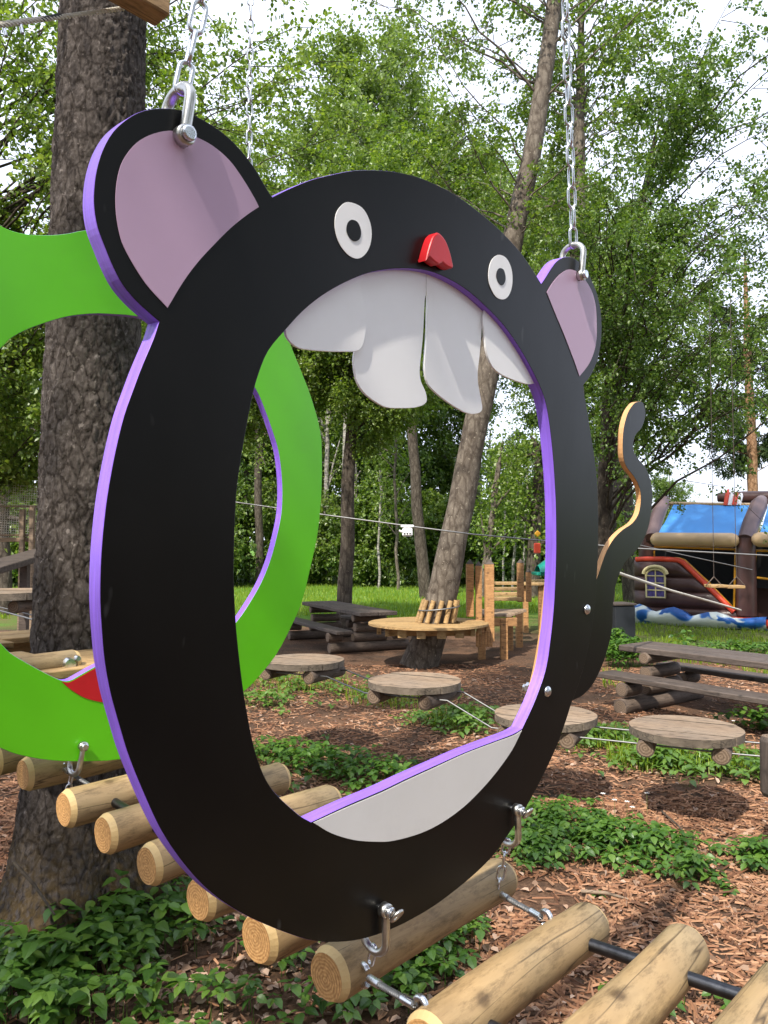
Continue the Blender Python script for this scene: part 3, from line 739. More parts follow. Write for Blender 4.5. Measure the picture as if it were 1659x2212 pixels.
def strand_rope(A, B, r, parent, name='wire_rope', turns_per_m=28, strands=6, mat=None, sag=0.0):
    A, B = Vector(A), Vector(B); L = (B - A).length; t = (B - A).normalized()
    a = t.orthogonal().normalized(); c = t.cross(a); m = max(8, int(L * turns_per_m * 7))
    b = MB()
    for sidx in range(strands):
        pts = []
        for i in range(m + 1):
            f = i / m; th = 2 * math.pi * (f * L * turns_per_m + sidx / strands)
            pts.append(A.lerp(B, f) - ZU * sag * 4 * f * (1 - f) + a * (r * 0.6 * math.cos(th)) + c * (r * 0.6 * math.sin(th)))
        b.tube(pts, r * 0.42, 6)
    return b.build(name, mat or M['cable'], parent)

def thimble(A, direction, parent):
    """rope eye with its pressed sleeve"""
    d = Vector(direction).normalized(); z = ZU; b = MB(); pts = []
    for k in range(13):
        th = R(40) + R(280) * k / 12
        pts.append(A + d * (-0.014 + 0.016 * math.cos(th)) + z * (0.020 * math.sin(th)))
    b.tube(pts, [0.0062] * 13, 10)
    o = b.build('thimble', M['zinc'], parent)
    MB().tube([A + d * 0.004, A + d * 0.034], 0.0085, 12).build('sleeve', M['zinc'], o)
    return o
jl = [(at(795, 2112, 1.534), at(897, 2172, 1.435)), (at(1076, 1929, 1.916), at(1170, 1982, 1.80))]
for A, B in jl:
    strand_rope(A, B, 0.0068, bridge)
    thimble(A, B - A, bridge); thimble(B, A - B, bridge)
C5, C6 = logs[5], logs[6]
for a in (0.11, LLOG - 0.09):
    A = C6 + D_ * a + (C5 - C6).normalized() * 0.055 + ZU * 0.01; B = C5 + D_ * a - (C5 - C6).normalized() * 0.03 + ZU * 0.02
    strand_rope(A, B, 0.0068, bridge); thimble(A, B - A, bridge)
chain('short chain from the lowest shackle of the black ring to the rope eye', b3 + ZU * 0.01, jl[0][0] + ZU * 0.012, LKs, 0.042, 0.9)
chain('short chain from the lower right shackle of the black ring to the rope eye', b4 + ZU * 0.01, jl[1][0] + ZU * 0.012, LKs, 0.042, 0.2)
chain('short chain under the green ring beside the far log', b5 + ZU * 0.01, b5 + Vector((-0.02, 0.0, -0.075)), LKs, 0.042, 0.6)

# ------------------------------------------------------------------ spruce with its deck
TX, TY = -1.31, 3.42
def spruce_trunk():
    H, nz, na = 9.0, 520, 180
    zs = np.concatenate([np.linspace(-0.05, 5.0, 440), np.linspace(5.06, H, 80)])
    th = np.linspace(0, 2 * np.pi, na, endpoint=False)
    V = np.zeros((len(zs), na, 3))
    for i, z in enumerate(zs):
        flare = 0.17 * math.exp(-max(z, 0) / 0.18) + 0.08 * math.exp(-max(z, 0) / 0.55)
        r0 = 0.224 - 0.009 * z
        cx = 0.045 * (z / 3.4) - 0.02; cyy = 0.0
        for j, t in enumerate(th):
            r = r0 + flare * (1 + 0.55 * math.sin(3 * t + 0.6) + 0.3 * math.sin(5 * t + 2.0)) * 0.8
            if z < 5.0:
                q = Vector((math.cos(t) * r0 * 46, math.sin(t) * r0 * 46, z * 24))
                q2 = q + mnoise.noise_vector(q * 0.7) * 0.9
                f1 = mnoise.voronoi(q2)[0]
                r += -0.017 * max(0, 0.30 - (f1[1] - f1[0])) * 1.6 + 0.005 * mnoise.noise(q * 0.22) + 0.006 * mnoise.cell(q2 * 0.9) * 0.6 + 0.002 * mnoise.noise(q * 2.1)
            V[i, j] = (cx + r * math.cos(t), cyy + r * math.sin(t), z)
    ii, jj = np.meshgrid(np.arange(len(zs) - 1), np.arange(na), indexing='ij')
    f = np.stack([ii * na + jj, ii * na + (jj + 1) % na, (ii + 1) * na + (jj + 1) % na, (ii + 1) * na + jj], -1).reshape(-1, 4)
    return np_mesh('trunk', V.reshape(-1, 3), f, M['bark_spruce'], True)
spruce = empty('spruce_tree', (TX, TY, 0))
tag(spruce, 'thick dark spruce trunk with scaly bark at the left, deck round it', 'tree')
link(bpy.data.objects.new('trunk', spruce_trunk()), spruce)

ZD = 1.6 - 0.42
deck = empty('tree_deck', (TX, TY, ZD), rz=0)
deck.matrix_world = basis(D_, (TX, TY, ZD))
tag(deck, 'pale new plank deck built round the dark spruce trunk', 'deck')
pw = 0.145
for i in range(9):
    y = -0.62 + i * (pw + 0.006)
    segs = [(-0.66, 0.42)]
    if abs(y - 0.0) < 0.36: 
        w_ = math.sqrt(max(0.0, 0.36 ** 2 - y * y)) if abs(y) < 0.30 else 0.0
        if w_ > 0.03: segs = [(-0.66, -w_ - 0.0), (w_ - 0.06, 0.42)]
    for x0, x1 in segs:
        MB().box(((x0 + x1) / 2, y, -0.014 + random.uniform(-0.002, 0.002)), (x1 - x0, pw, 0.028), bev=0.003).build('plank', M['newplank'], deck)
for y in (-0.5, 0.5):
    MB().box((-0.12, y, -0.10), (1.0, 0.06, 0.13), bev=0.004).build('joist', M['newplank'], deck)
o = bpy.data.objects.new('round_log', log_mesh(0.62, 0.062, 5.0, [M['log'], M['logend'], M['chamfer']])); link(o, deck)
inv = deck.matrix_world.inverted()
pl = inv @ at(168, 1426, 2.78)
o.data = log_mesh(0.62, 0.042, 5.0, [M['log'], M['logend'], M['chamfer']])
o.matrix_local = Matrix.Translation(pl - Vector((0.62, 0, 0)))
MB().tube([pl + Vector((-0.05, -0.050, -0.005)), pl + Vector((-0.05, -0.030, -0.005))], [0.020, 0.024], 14).build('clamp_bolt', M['zinc'], deck)
MB().tube([pl + Vector((-0.02, -0.046, 0.012)), pl + Vector((-0.02, -0.030, 0.012))], [0.009, 0.011], 10).build('clamp_bolt', M['zinc'], deck)

# ------------------------------------------------------------------ timber and rope above the deck
E_ = at(352, 30, 2.75)
bm_o = empty('cross_beam', E_); bm_o.matrix_world = basis(-D_, E_)
tag(bm_o, 'sawn brown timber end bolted at the top left, above the big ear', 'beam')
MB().box((0.75, 0, 0.035), (1.5, 0.10, 0.13), bev=0.006).build('timber', M['beam'], bm_o)
MB().tube([(0.05, -0.048, 0.055), (0.05, -0.058, 0.055)], [0.022, 0.018], 8).build('bolt', M['zinc'], bm_o)
rp_o = empty('anchor_rope', (0, 0, 0)); tag(rp_o, 'pale twisted rope crossing in front of the spruce at the top left', 'rope')
strand_rope(at(268, 18, 2.74), at(-120, 72, 2.2), 0.0085, rp_o, 'strand', 22, 3, M['rope'])
strand_rope(at(128, 34, 2.52), at(-120, 66, 2.2), 0.006, rp_o, 'tail_end', 22, 3, M['rope'])
MB().tube([at(130, 33, 2.52), at(88, 43, 2.46)], 0.0075, 10).build('tape', M['darkmetal'], rp_o)
for u, v in ((48, 56), (12, 62)):
    MB().tube([at(u - 5, v - 8, 2.40), at(u + 1, v + 16, 2.40)], 0.006, 8).build('rope_clip', M['zinc'], rp_o)

# ------------------------------------------------------------------ disc bridge
def strip_circle(r, y0, y1, m=10):
    """outline of the circle |p|<r between y0 and y1, counter-clockwise"""
    y0, y1 = max(y0, -r * 0.9999), min(y1, r * 0.9999)
    right = [(math.sqrt(max(0, r * r - y * y)), y) for y in [y0 + (y1 - y0) * k / m for k in range(m + 1)]]
    return right + [(-x, y) for x, y in right[::-1]]

def plank_disc(name, c, r, yaw, thick, npl, mats, label, group, ground_logs=True, tilt=0.0):
    root = empty(name, c); root.rotation_euler = (tilt, 0, yaw)
    tag(root, label, 'disc', group)
    w = 2 * r / npl
    for i in range(npl):
        y0 = -r + i * w + 0.005; y1 = -r + (i + 1) * w - 0.005
        dz = random.uniform(-0.003, 0.003)
        MB().prism(strip_circle(r, y0, y1), -thick + dz, dz, 0, 1).build('plank', mats, root)
    if ground_logs:
        for x in (-0.62 * r, 0.62 * r):
            o = bpy.data.objects.new('support_log', log_mesh(0.46, 0.049, x * 9 + c[0], [M['greylog'], M['greyend'], M['greylog']], 0.004)); link(o, root)
            o.matrix_local = Matrix.Translation((x, -0.23, -thick - 0.049)) @ Matrix.Rotation(R(90), 4, 'Z')
    return root
DG = 'plank discs of the hanging cable bridge'
discs = [(655, 1424, 6.0, 'weathered plank disc on cables, farthest, half behind the green ring'),
         (895, 1468, 5.3, 'weathered plank disc on cables, in the middle of the mouse mouth'),
         (1178, 1541, 4.9, 'weathered plank disc on cables, cut through by the right side of the black ring'),
         (1481, 1570, 4.55, 'weathered plank disc on cables, nearest, in front of the picnic table')]
ctr = []
for u, v, Y, lb in discs:
    p = at(u, v, Y); ctr.append(p)
    plank_disc('plank_disc', p, 0.315, R(-26) + random.uniform(-0.05, 0.05), 0.045, 4, [M['plank'], M['plank_edge']], lb, DG)
ec = Vector((math.cos(R(-26)), math.sin(R(-26)), 0)); qc = Vector((-ec.y, ec.x, 0))
for sgn, lb in ((-1, 'front steel cable carrying the plank discs'), (1, 'rear steel cable carrying the plank discs')):
    pts = [ctr[0] - ec * 6 + ZU * 0.75]
    for c in ctr:
        pts += [c - ec * 0.30, c + ec * 0.30]
    pts.append(ctr[-1] + ec * 1.6 + ZU * 0.03)
    pts = [p + qc * (0.155 * sgn) - ZU * 0.088 for p in pts]
    co = MB().tube(pts, 0.0055, 8).build('steel_cable', M['cable']); tag(co, lb, 'cable', 'cables of the disc bridge')
# the raised disc beyond the spruce
pf = at(8, 1276, 6.2)
plank_disc('plank_disc', pf, 0.40, R(-10), 0.055, 4, [M['plank'], M['plank_edge']], 'weathered plank disc left of the spruce trunk, at the picture edge', DG)
cb = MB().tube([at(-60, 1303, 6.0), at(85, 1342, 5.2), at(300, 1400, 4.4)], 0.006, 8).build('steel_cable', M['cable'])
tag(cb, 'thin steel cable sloping behind the spruce trunk on the left', 'cable')
hang = empty('hanging_log', at(1672, 1655, 4.0)); tag(hang, 'dark upright hanging log at the right picture edge', 'log')
o = bpy.data.objects.new('log', log_mesh(0.30, 0.062, 3.3, [M['greyplank'], M['greyend'], M['greyplank']], 0.02)); link(o, hang)
o.matrix_local = Matrix.Translation((0, 0, -0.15)) @ Matrix.Rotation(R(-90), 4, 'Y')
MB().tube([(0, 0, 0.14), (0.5, 0, 2.6)], 0.003, 8).build('cable', M['pipe'], hang)

# ------------------------------------------------------------------ picnic tables
def picnic(c, yaw, label, L=2.2, hw=0.30, ht=0.62, hb=0.36, off=0.55, mat='greyplank', lm='greylog'):
    root = empty('picnic_table', c, rz=yaw); tag(root, label, 'picnic table', 'heavy wooden picnic tables')
    for y in (-hw / 2 - 0.004, hw / 2 + 0.004):
        MB().box((0, y, ht - 0.03), (L, hw, 0.06), bev=0.008).build('top_plank', M[mat], root)
    for sg in (-1, 1):
        MB().box((0, sg * off, hb - 0.025), (L, 0.26, 0.05), bev=0.008).build('bench_plank', M[mat], root)
    lms = [M[lm], M['greyend'], M[lm]]
    def lg(a, b, r, nm='support_log'):
        a, b = Vector(a), Vector(b); me = log_mesh((b - a).length, r, a.x * 5 + a.y, lms, 0.004)
        o = bpy.data.objects.new(nm, me); link(o, root); o.matrix_local = basis(b - a, a)
    for x in (-L * 0.36, L * 0.36):
        lg((x, -0.66, 0.075), (x, 0.66, 0.075), 0.075)
        for sg in (-1, 1):
            lg((x, sg * off - 0.02 - 0.12, 0.235), (x, sg * off + 0.10, 0.235), 0.066)
        lg((x, -0.28, 0.22), (x, 0.28, 0.22), 0.068)
        lg((x, -0.25, 0.36), (x, 0.25, 0.36), 0.066)
        lg((x, -0.28, 0.505), (x, 0.28, 0.505), 0.055)
    return root
picnic((-0.62, 12.65, 0), math.atan2(-0.90, 0.44), 'dark wooden picnic table with light end, behind the green ring', 2.5)
picnic((3.24, 7.15, 0), math.atan2(-0.80, 0.60), 'grey brown wooden picnic table at the right, in front of the bouncy castle', 2.2, 0.26, 0.60, 0.36, 0.50)
pe = at(1700, 1362, 11.0)
picnic((pe.x + 1.05, 10.9, 0), math.atan2(-0.5, 0.87), 'dark picnic table at the right edge below the bouncy castle', 2.0, 0.28, 0.56)

# ------------------------------------------------------------------ round deck round the leaning tree
YT = 10.4
TB = at(905, 1438, YT); TB.z = 0
dc = at(925, 1344, YT)
dk = empty('round_tree_deck', dc); tag(dk, 'round pale plank deck clamped on to the leaning grey tree', 'deck')
npl, rr = 11, 0.80
w = 2 * rr / npl; hole = Vector((at(955, 1344, YT).x - dc.x, 0.0)); hr = 0.27
for i in range(npl):
    y0, y1 = -rr + i * w + 0.003, -rr + (i + 1) * w - 0.003; ym = (y0 + y1) / 2
    poly = strip_circle(rr, y0, y1, 6); n = len(poly) // 2
    if abs(ym) < hr:
        hx = math.sqrt(hr * hr - ym * ym)
        right = poly[:n]; left = poly[n:]
        for pp in ([(hole.x + hx, y0)] + right + [(hole.x + hx, y1)], [(hole.x - hx, y1)] + left + [(hole.x - hx, y0)]):
            MB().prism(pp, -0.028, 0.0, 0).build('plank', M['newplank'], dk)
    else:
        MB().prism(poly, -0.028, 0.0, 0).build('plank', M['newplank'], dk)
for x, y, ln in ((-0.45, -0.30, 0.9), (0.30, -0.28, 0.9)):
    pass
MB().box((0, -0.36, -0.085), (1.15, 0.07, 0.11), bev=0.004).build('joist', M['newplank'], dk)
MB().box((0, 0.36, -0.085), (1.15, 0.07, 0.11), bev=0.004).build('joist', M['newplank'], dk)
for a in np.linspace(R(195), R(345), 8):
    x, y = 0.68 * math.cos(a), 0.68 * math.sin(a)
    MB().box((x, y, -0.085), (0.11 if abs(x) < 0.5 else 0.06, 0.06, 0.11), bev=0.003).build('block', M['newplank'], dk)
def tree_axis(z):
    """axis of the leaning tree at height z, from view points at one distance"""
    vv = [(905, 1438), (945, 1330), (985, 1150), (1012, 1000), (1052, 800), (1100, 560), (1150, 330), (1180, 150), (1205, -50), (1228, -350), (1240, -700)]
    P = [at(u, v, YT + 0.0 * k) for k, (u, v) in enumerate(vv)]
    for a_, b_ in zip(P, P[1:]):
        if z <= b_.z or b_ is P[-1]:
            t = (z - a_.z) / (b_.z - a_.z); return a_.lerp(b_, t)
    return P[-1]
for k, a in enumerate(np.linspace(R(150), R(390), 9)):
    z0, z1 = dc.z + 0.005, dc.z + 0.30
    A = tree_axis(z0); B = tree_axis(z1)
    e = Vector((math.cos(a), math.sin(a), 0))
    MB().tube([A + e * 0.245 - dc, B + e * 0.225 - dc], 0.032, 12, smooth=True).build('peg', M['newplank'], dk)
zc = dc.z + 0.19; c0 = tree_axis(zc)
MB().tube([c0 + Vector((math.cos(t) * 0.275, math.sin(t) * 0.275, 0.03 * math.cos(t))) - dc for t in np.linspace(0, 2 * math.pi, 28, endpoint=False)], 0.010, 8, closed=True).build('strap', M['cable'], dk)

# ------------------------------------------------------------------ wooden platforms with posts behind the round deck
def px_on(u, v, Y, z=None):
    p = at(u, v, Y)
    if z is not None: p.z = z
    return p
wp = empty('wooden_platform', (at(1085, 1400, 10.9).x, 11.4, 0), rz=0)
tag(wp, 'square wooden platform on legs with reddish posts, right of the leaning tree', 'platform')
def rel(p, o): return Vector(p) - o.location
zt = 0.64
for i in range(6):
    y = 10.92 + i * 0.155; x0 = at(1035, 1320, 10.9).x; x1 = at(1106, 1320, 10.9).x + i * 0.05
    MB().box(rel(((x0 + x1) / 2 + i * 0.02, y + 0.07, zt - 0.02), wp), (x1 - x0, 0.148, 0.04), bev=0.004).build('plank', M['plank'], wp)
for (u, Y) in ((1088, 10.95), (1121, 12.2), (1040, 10.95), (1100, 11.9)):
    x = at(u, 1300, Y).x
    MB().box(rel((x, Y, zt / 2 - 0.03), wp), (0.10, 0.10, zt - 0.06), bev=0.006).build('leg', M['larch'], wp)
MB().box(rel((at(1075, 1300, 10.9).x, 10.94, zt - 0.11), wp), (0.55, 0.05, 0.12), bev=0.004).build('rail', M['larch'], wp)
for (u, vt, vb_, Y, wd) in ((1015, 1218, 1332, 10.7, 0.10), (1034, 1222, 1345, 10.75, 0.085), (1057, 1219, 1385, 10.5, 0.12), (1124, 1216, 1300, 12.4, 0.10), (1142, 1236, 1300, 12.6, 0.08)):
    A, B = at(u, vb_, Y), at(u, vt, Y)
    c = (A + B) / 2
    po = MB().box(rel(c, wp), (wd, wd, (B - A).length), bev=0.006).build('post', M['larch'], wp)
    tp = rel(B, wp); q = wd / 2
    MB().add if False else None
    cap = MB(); cap.add([tp + Vector((sx * q, sy * q, 0.002)) for sx, sy in ((-1, -1), (1, -1), (1, 1), (-1, 1))] + [tp + Vector((0, 0, 0.07))], [(0, 1, 4), (1, 2, 4), (2, 3, 4), (3, 0, 4), (3, 2, 1, 0)])
    cap.build('post_cap', M['greyplank'], po)
for i, (v, Y) in enumerate(((1293, 12.4), (1283, 13.0), (1272, 13.6), (1260, 14.3))):
    c = at(1094, v, Y)
    MB().box(rel(c, wp), (0.44, 0.32, 0.05), bev=0.005).build('step', M['newplank'], wp)
for k in range(6):
    A = at(1031 + k * 6, 1366, 10.2 + 0.05 * k); MB().box(rel(A - ZU * 0.09, wp), (0.034, 0.04, 0.20), bev=0.004).build('slat', M['larch'], wp)
wp2 = empty('far_platform', (at(1160, 1300, 14.5).x, 14.8, 0)); tag(wp2, 'far small wooden platform with rope, seen beside the purple inner rim', 'platform')
for i in range(4):
    c = at(1152, 1262, 14.3 + 0.16 * i); c.z = at(1152, 1262, 14.3).z
    MB().box(rel(c, wp2), (0.55, 0.15, 0.04), bev=0.004).build('plank', M['newplank'], wp2)
for u, Y in ((1135, 14.35), (1168, 14.35), (1172, 14.9)):
    p = at(u, 1262, Y); h = at(1152, 1262, 14.3).z - 0.04
    MB().box(rel((p.x, Y, h / 2), wp2), (0.09, 0.09, h), bev=0.005).build('leg', M['larch'], wp2)

# ------------------------------------------------------------------ bin, fence, ramp
bp_ = ground_at(1340, 1387)
bn = empty('waste_bin', (bp_.x, bp_.y, 0), rz=R(12)); tag(bn, 'dark box bin standing beside the tail, left of the bouncy castle', 'bin')
MB().box((0, 0, 0.31), (0.36, 0.36, 0.60), bev=0.012).build('body', M['darkbin'], bn)
MB().box((0, 0, 0.635), (0.40, 0.40, 0.04), bev=0.01).build('lid', M['greyplank'], bn)

fn = empty('net_fence', (at(60, 1200, 8.4).x, 8.4, 0)); tag(fn, 'wooden post fence with wire net, left of the spruce trunk', 'fence')
for u, vt, vb_ in ((49, 1100, 1236), (70, 1094, 1250), (-20, 1090, 1240), (128, 1090, 1250)):
    A = at(u, vt, 8.4)
    MB().box(rel((A.x, A.y, A.z / 2), fn), (0.05, 0.05, A.z), bev=0.004).build('post', M['plank'], fn)
a0, a1 = at(-80, 1166, 8.5), at(150, 1172, 8.5)
for z in (a0.z, a0.z + 0.05, at(0, 1094, 8.5).z):
    MB().box(rel(((a0.x + a1.x) / 2, 8.47, z), fn), (a1.x - a0.x, 0.03, 0.045 if z == a0.z else 0.02), bev=0.003).build('rail', M['plank'], fn)
nb = MB(); zt_, zb_ = at(0, 1050, 8.6).z, at(0, 1168, 8.6).z
def zig(x): return 8.55 + 0.0 * x
for k in range(46):
    x = a0.x + (a1.x - a0.x) * k / 45
    nb.tube([rel((x, 8.56, zb_), fn), rel((x + 0.02, 8.56, zt_ + 0.03 * math.sin(k)), fn)], 0.0036, 4, caps=False)
for k in range(24):
    z = zb_ + (zt_ - zb_) * k / 23
    nb.tube([rel((a0.x, 8.563, z + 0.04), fn), rel(((a0.x + a1.x) / 2, 8.563, z + 0.0), fn), rel((a1.x, 8.563, z - 0.02), fn)], 0.0036, 4, caps=False)
tag(nb.build('wire_net', M['rope'], fn), kind='stuff')
A, B = at(-60, 1240, 6.6), at(130, 1184, 8.2)
ramp_o = empty('plank_ramp', A); tag(ramp_o, 'dark sloping plank ramp behind the spruce trunk on the left', 'ramp')
MB().box((B - A) / 2, ((B - A).length, 0.30, 0.06), rot=basis(B - A, (0, 0, 0)).to_3x3(), bev=0.006).build('plank', M['greyplank'], ramp_o)
for t in (0.55, 0.85):
    p = (B - A) * t + A
    MB().box((p.x - A.x, p.y - A.y, -A.z + (p.z - 0.05) / 2), (0.07, 0.07, p.z - 0.06)).build('post', M['greyplank'], ramp_o)

# ------------------------------------------------------------------ zip line, ropes, swing
zl = [(-300, 930), (0, 985), (95, 1003), (300, 1044), (510, 1085), (700, 1112), (880, 1136), (1020, 1154), (1175, 1168), (1380, 1185), (1659, 1200), (1900, 1210)]
zo = MB().tube([at(u, v, 9.6 - 1.6 * (u + 300) / 2200) for u, v in zl], 0.0085, 8).build('zip_line', M['cable'])
tag(zo, 'long pale zip line cable crossing the picture behind the black ring', 'cable')
tq = at(880, 1150, 8.72)
tr = empty('zip_trolley', tq); tag(tr, 'small white trolley hanging on the zip line inside the mouse mouth', 'trolley')
MB().box((0, 0, 0.005), (0.115, 0.03, 0.10), bev=0.016).build('body', M['white'], tr)
MB().box((0.0, 0, 0.070), (0.15, 0.025, 0.03), bev=0.008).build('cover', M['white'], tr)
for x in (-0.03, 0.0, 0.03): MB().tube([(x, -0.016, -0.015), (x, -0.012, -0.015)], 0.011, 10).build('slot', M['darkmetal'], tr)
MB().tube([(-0.095, 0, 0.02), (-0.055, 0, 0.005)], 0.012, 8).build('handle', M['white'], tr)
ro = MB().tube([at(1330, 1236, 7.0), at(1450, 1276, 8.4), at(1545, 1302, 9.6), at(1600, 1318, 10.4)], [0.016, 0.014, 0.013, 0.012], 8).build('sloping_rope', M['rope'])
tag(ro, 'thick pale rope sloping down in front of the bouncy castle window', 'rope')
ro = MB().tube([at(1375, 1176, 9.0), at(1500, 1204, 9.0), at(1625, 1231, 9.0)], 0.006, 6).build('thin_rope', M['cable'])
tag(ro, 'thin dark wire sloping across the dark mouth of the bouncy castle', 'wire')
sw0 = at(1565, 1268, 9.0)
sw = empty('board_swing', sw0); tag(sw, 'small wooden board swing on two long ropes before the bouncy castle', 'swing')
for k in range(2):
    MB().box((-0.10 + 0.19 * k, -0.02 * k, 0.012 - 0.008 * k), (0.20, 0.20, 0.035), bev=0.006).build('seat_board', M['newplank'], sw)
for u in (1542, 1591):
    a = at(u, 1246, 9.0) - sw0
    MB().tube([a, Vector((a.x * 0.93, 0, 3.4))], 0.0035, 6).build('rope', M['greyplank'], sw)
    for q in (-0.09, 0.09): MB().tube([a, (a.x + q, 0, 0.02)], 0.006, 6).build('strap', M['greyplank'], sw)

# ------------------------------------------------------------------ bouncy castle
M['vinyl_brown'] = paint('brown_vinyl', (0.075, 0.036, 0.032), 0.33, 0.15, 4.0, 0.02)
M['vinyl_mauve'] = paint('faded_brown_vinyl', (0.13, 0.085, 0.085), 0.4, 0.12, 4.0, 0.02)
M['vinyl_tan'] = paint('tan_vinyl', (0.52, 0.36, 0.20), 0.4, 0.08, 4.0, 0.01)
M['vinyl_blue'] = paint('blue_canvas', (0.055, 0.27, 0.66), 0.5, 0.06, 2.0, 0.05)
M['vinyl_red'] = paint('orange_red_vinyl', (0.70, 0.07, 0.03), 0.38, 0.08, 4.0, 0.01)
M['vinyl_yellow'] = paint('yellow_vinyl', (0.75, 0.36, 0.02), 0.4, 0.08, 4.0, 0.01)
M['vinyl_cream'] = paint('cream_vinyl', (0.68, 0.58, 0.30), 0.45, 0.05, 4.0, 0.01)
M['vinyl_purple'] = paint('purple_pane_vinyl', (0.09, 0.07, 0.25), 0.3, 0.5, 18.0, 0.01)
M['interior_dark'] = paint('castle_interior_shade', (0.010, 0.010, 0.012), 0.8, 0.3, 20.0, 0)  # near-black colour stands in for the shade inside the castle
def wave_mat():
    m, n, l, b = nmat('wave_print')
    tc = n.new('ShaderNodeTexCoord')
    ns = N(n, 'ShaderNodeTexNoise', i_Scale=1.0, i_Detail=1.0, i_Distortion=1.2); l.new(coords(n, l, (2.2, 0.5, 4.0)), ns.inputs['Vector'])
    rp = ramp(n, [(0.40, (0.012, 0.09, 0.34)), (0.46, (0.02, 0.16, 0.48)), (0.52, (0.70, 0.76, 0.74)), (0.8, (0.74, 0.78, 0.72))]); l.new(ns.outputs['Fac'], rp.inputs[0])
    l.new(rp.outputs[0], b.inputs['Base Color']); b.inputs['Roughness'].default_value = 0.35
    return m
M['wave'] = wave_mat()
OC = Vector((5.36, 16.4, 0)); CE = Vector((0.80, -0.60, 0))
CM = basis(CE, OC); CI = CM.inverted()
def cp(u, v, y=0.0):
    """castle coordinates of a picture detail, crop units, on the sheet y metres behind the front"""
    uu, vv = 1327.2 + u * 0.2, 1017.5 + v * 0.2
    r = CI.to_3x3() @ ray(uu, vv); o_ = CI @ EYEP
    p = o_ + r * ((y - o_.y) / r.y)
    return Vector((p.x, y, max(p.z, 0.02)))
castle = empty('bouncy_castle', mat=CM)
tag(castle, 'brown inflatable pirate ship bouncy castle with blue roof and wave print', 'bouncy castle')
def cb(name, mat): return lambda b: b.build(name, M[mat], castle)
# puffed hull rows
zt0 = cp(230, 955).z; rows = [(1560, 1455), (1455, 1285), (1285, 1135), (1135, 960)]
slope = [(cp(1290, 1520), cp(690, 975))]
def xr(z):
    a_, b_ = slope[0]; t = (z - a_.z) / (b_.z - a_.z); return a_.x + (b_.x - a_.x) * min(max(t, -0.1), 1.0)
for v0, v1 in rows:
    z0, z1 = cp(215, v0).z, cp(215, v1).z
    b = MB(); nu, nv = 14, 8; V = []
    for j in range(nv + 1):
        f = j / nv; z = z0 + (z1 - z0) * f; bul = 0.085 * math.sqrt(max(0.0, 1 - (2 * f - 1) ** 2))
        for i in range(nu + 1):
            g = i / nu; ed = min(1.0, g * 7, (1 - g) * 9) ** 0.5
            x = cp(215, 1300).x + (xr(z) - cp(215, 1300).x) * g
            V.append((x, -bul * ed * (1 + 0.10 * math.sin(9 * x + z * 5)) + 0.02, z))
    b.add(V, [(j * (nu + 1) + i, j * (nu + 1) + i + 1, (j + 1) * (nu + 1) + i + 1, (j + 1) * (nu + 1) + i) for j in range(nv) for i in range(nu)], 0, True)
    b.build('air_tube', M['vinyl_brown'], castle)
hb = cp(215, 1560); 
MB().box(((3.0 + hb.x), 2.3, 0.75), (6.2, 2.6, 1.5)).build('hull', M['vinyl_brown'], castle)
MB().box((hb.x + 0.45, 0.5, 0.5), (0.85, 0.9, 0.95), bev=0.05).build('hull_block', M['vinyl_brown'], castle)
MB().tube([cp(235, 955), cp(330, 950), cp(520, 950), cp(690, 962), cp(740, 985), cp(1000, 1235), cp(1290, 1520)], 0.055, 10).build('slide_lip', M['vinyl_red'], castle)
MB().tube([cp(430, 940, 0.06), cp(700, 945, 0.06), cp(760, 965, 0.06), cp(1010, 1200, 0.06), cp(1290, 1490, 0.06)], 0.026, 8).build('slide_piping', M['vinyl_yellow'], castle)
q = [cp(440, 830, 0.75), cp(1310, 850, 0.75), cp(1300, 1540, 0.75), cp(440, 1540, 0.75)]
MB().box(((q[0].x + q[1].x) / 2, 0.80, (q[0].z + q[2].z) / 2), (q[1].x - q[0].x + 0.5, 0.05, q[0].z - q[2].z + 0.3)).build('interior_shade_wall', M['interior_dark'], castle)  # dark sheet behind the yellow frame, painted as the shaded interior
def bars(pts, y, r, mat, nm='frame_strip'):
    for a_, b_ in zip(pts, pts[1:]):
        MB().tube([cp(*a_, y), cp(*b_, y)], r, 8).build(nm, M[mat], castle)
bars([(430, 930), (430, 818), (1310, 845), (1290, 1490)], 0.28, 0.022, 'vinyl_yellow')
bars([(1659, 1165), (1512, 1150), (1525, 860), (1750, 866)], 0.28, 0.022, 'vinyl_yellow')
MB().box((cp(1640, 1000, 0.6).x, 0.62, cp(1640, 1010, 0.6).z), (1.1, 0.05, 0.95)).build('interior_shade_wall', M['interior_dark'], castle)  # same painted interior shade for the right bay
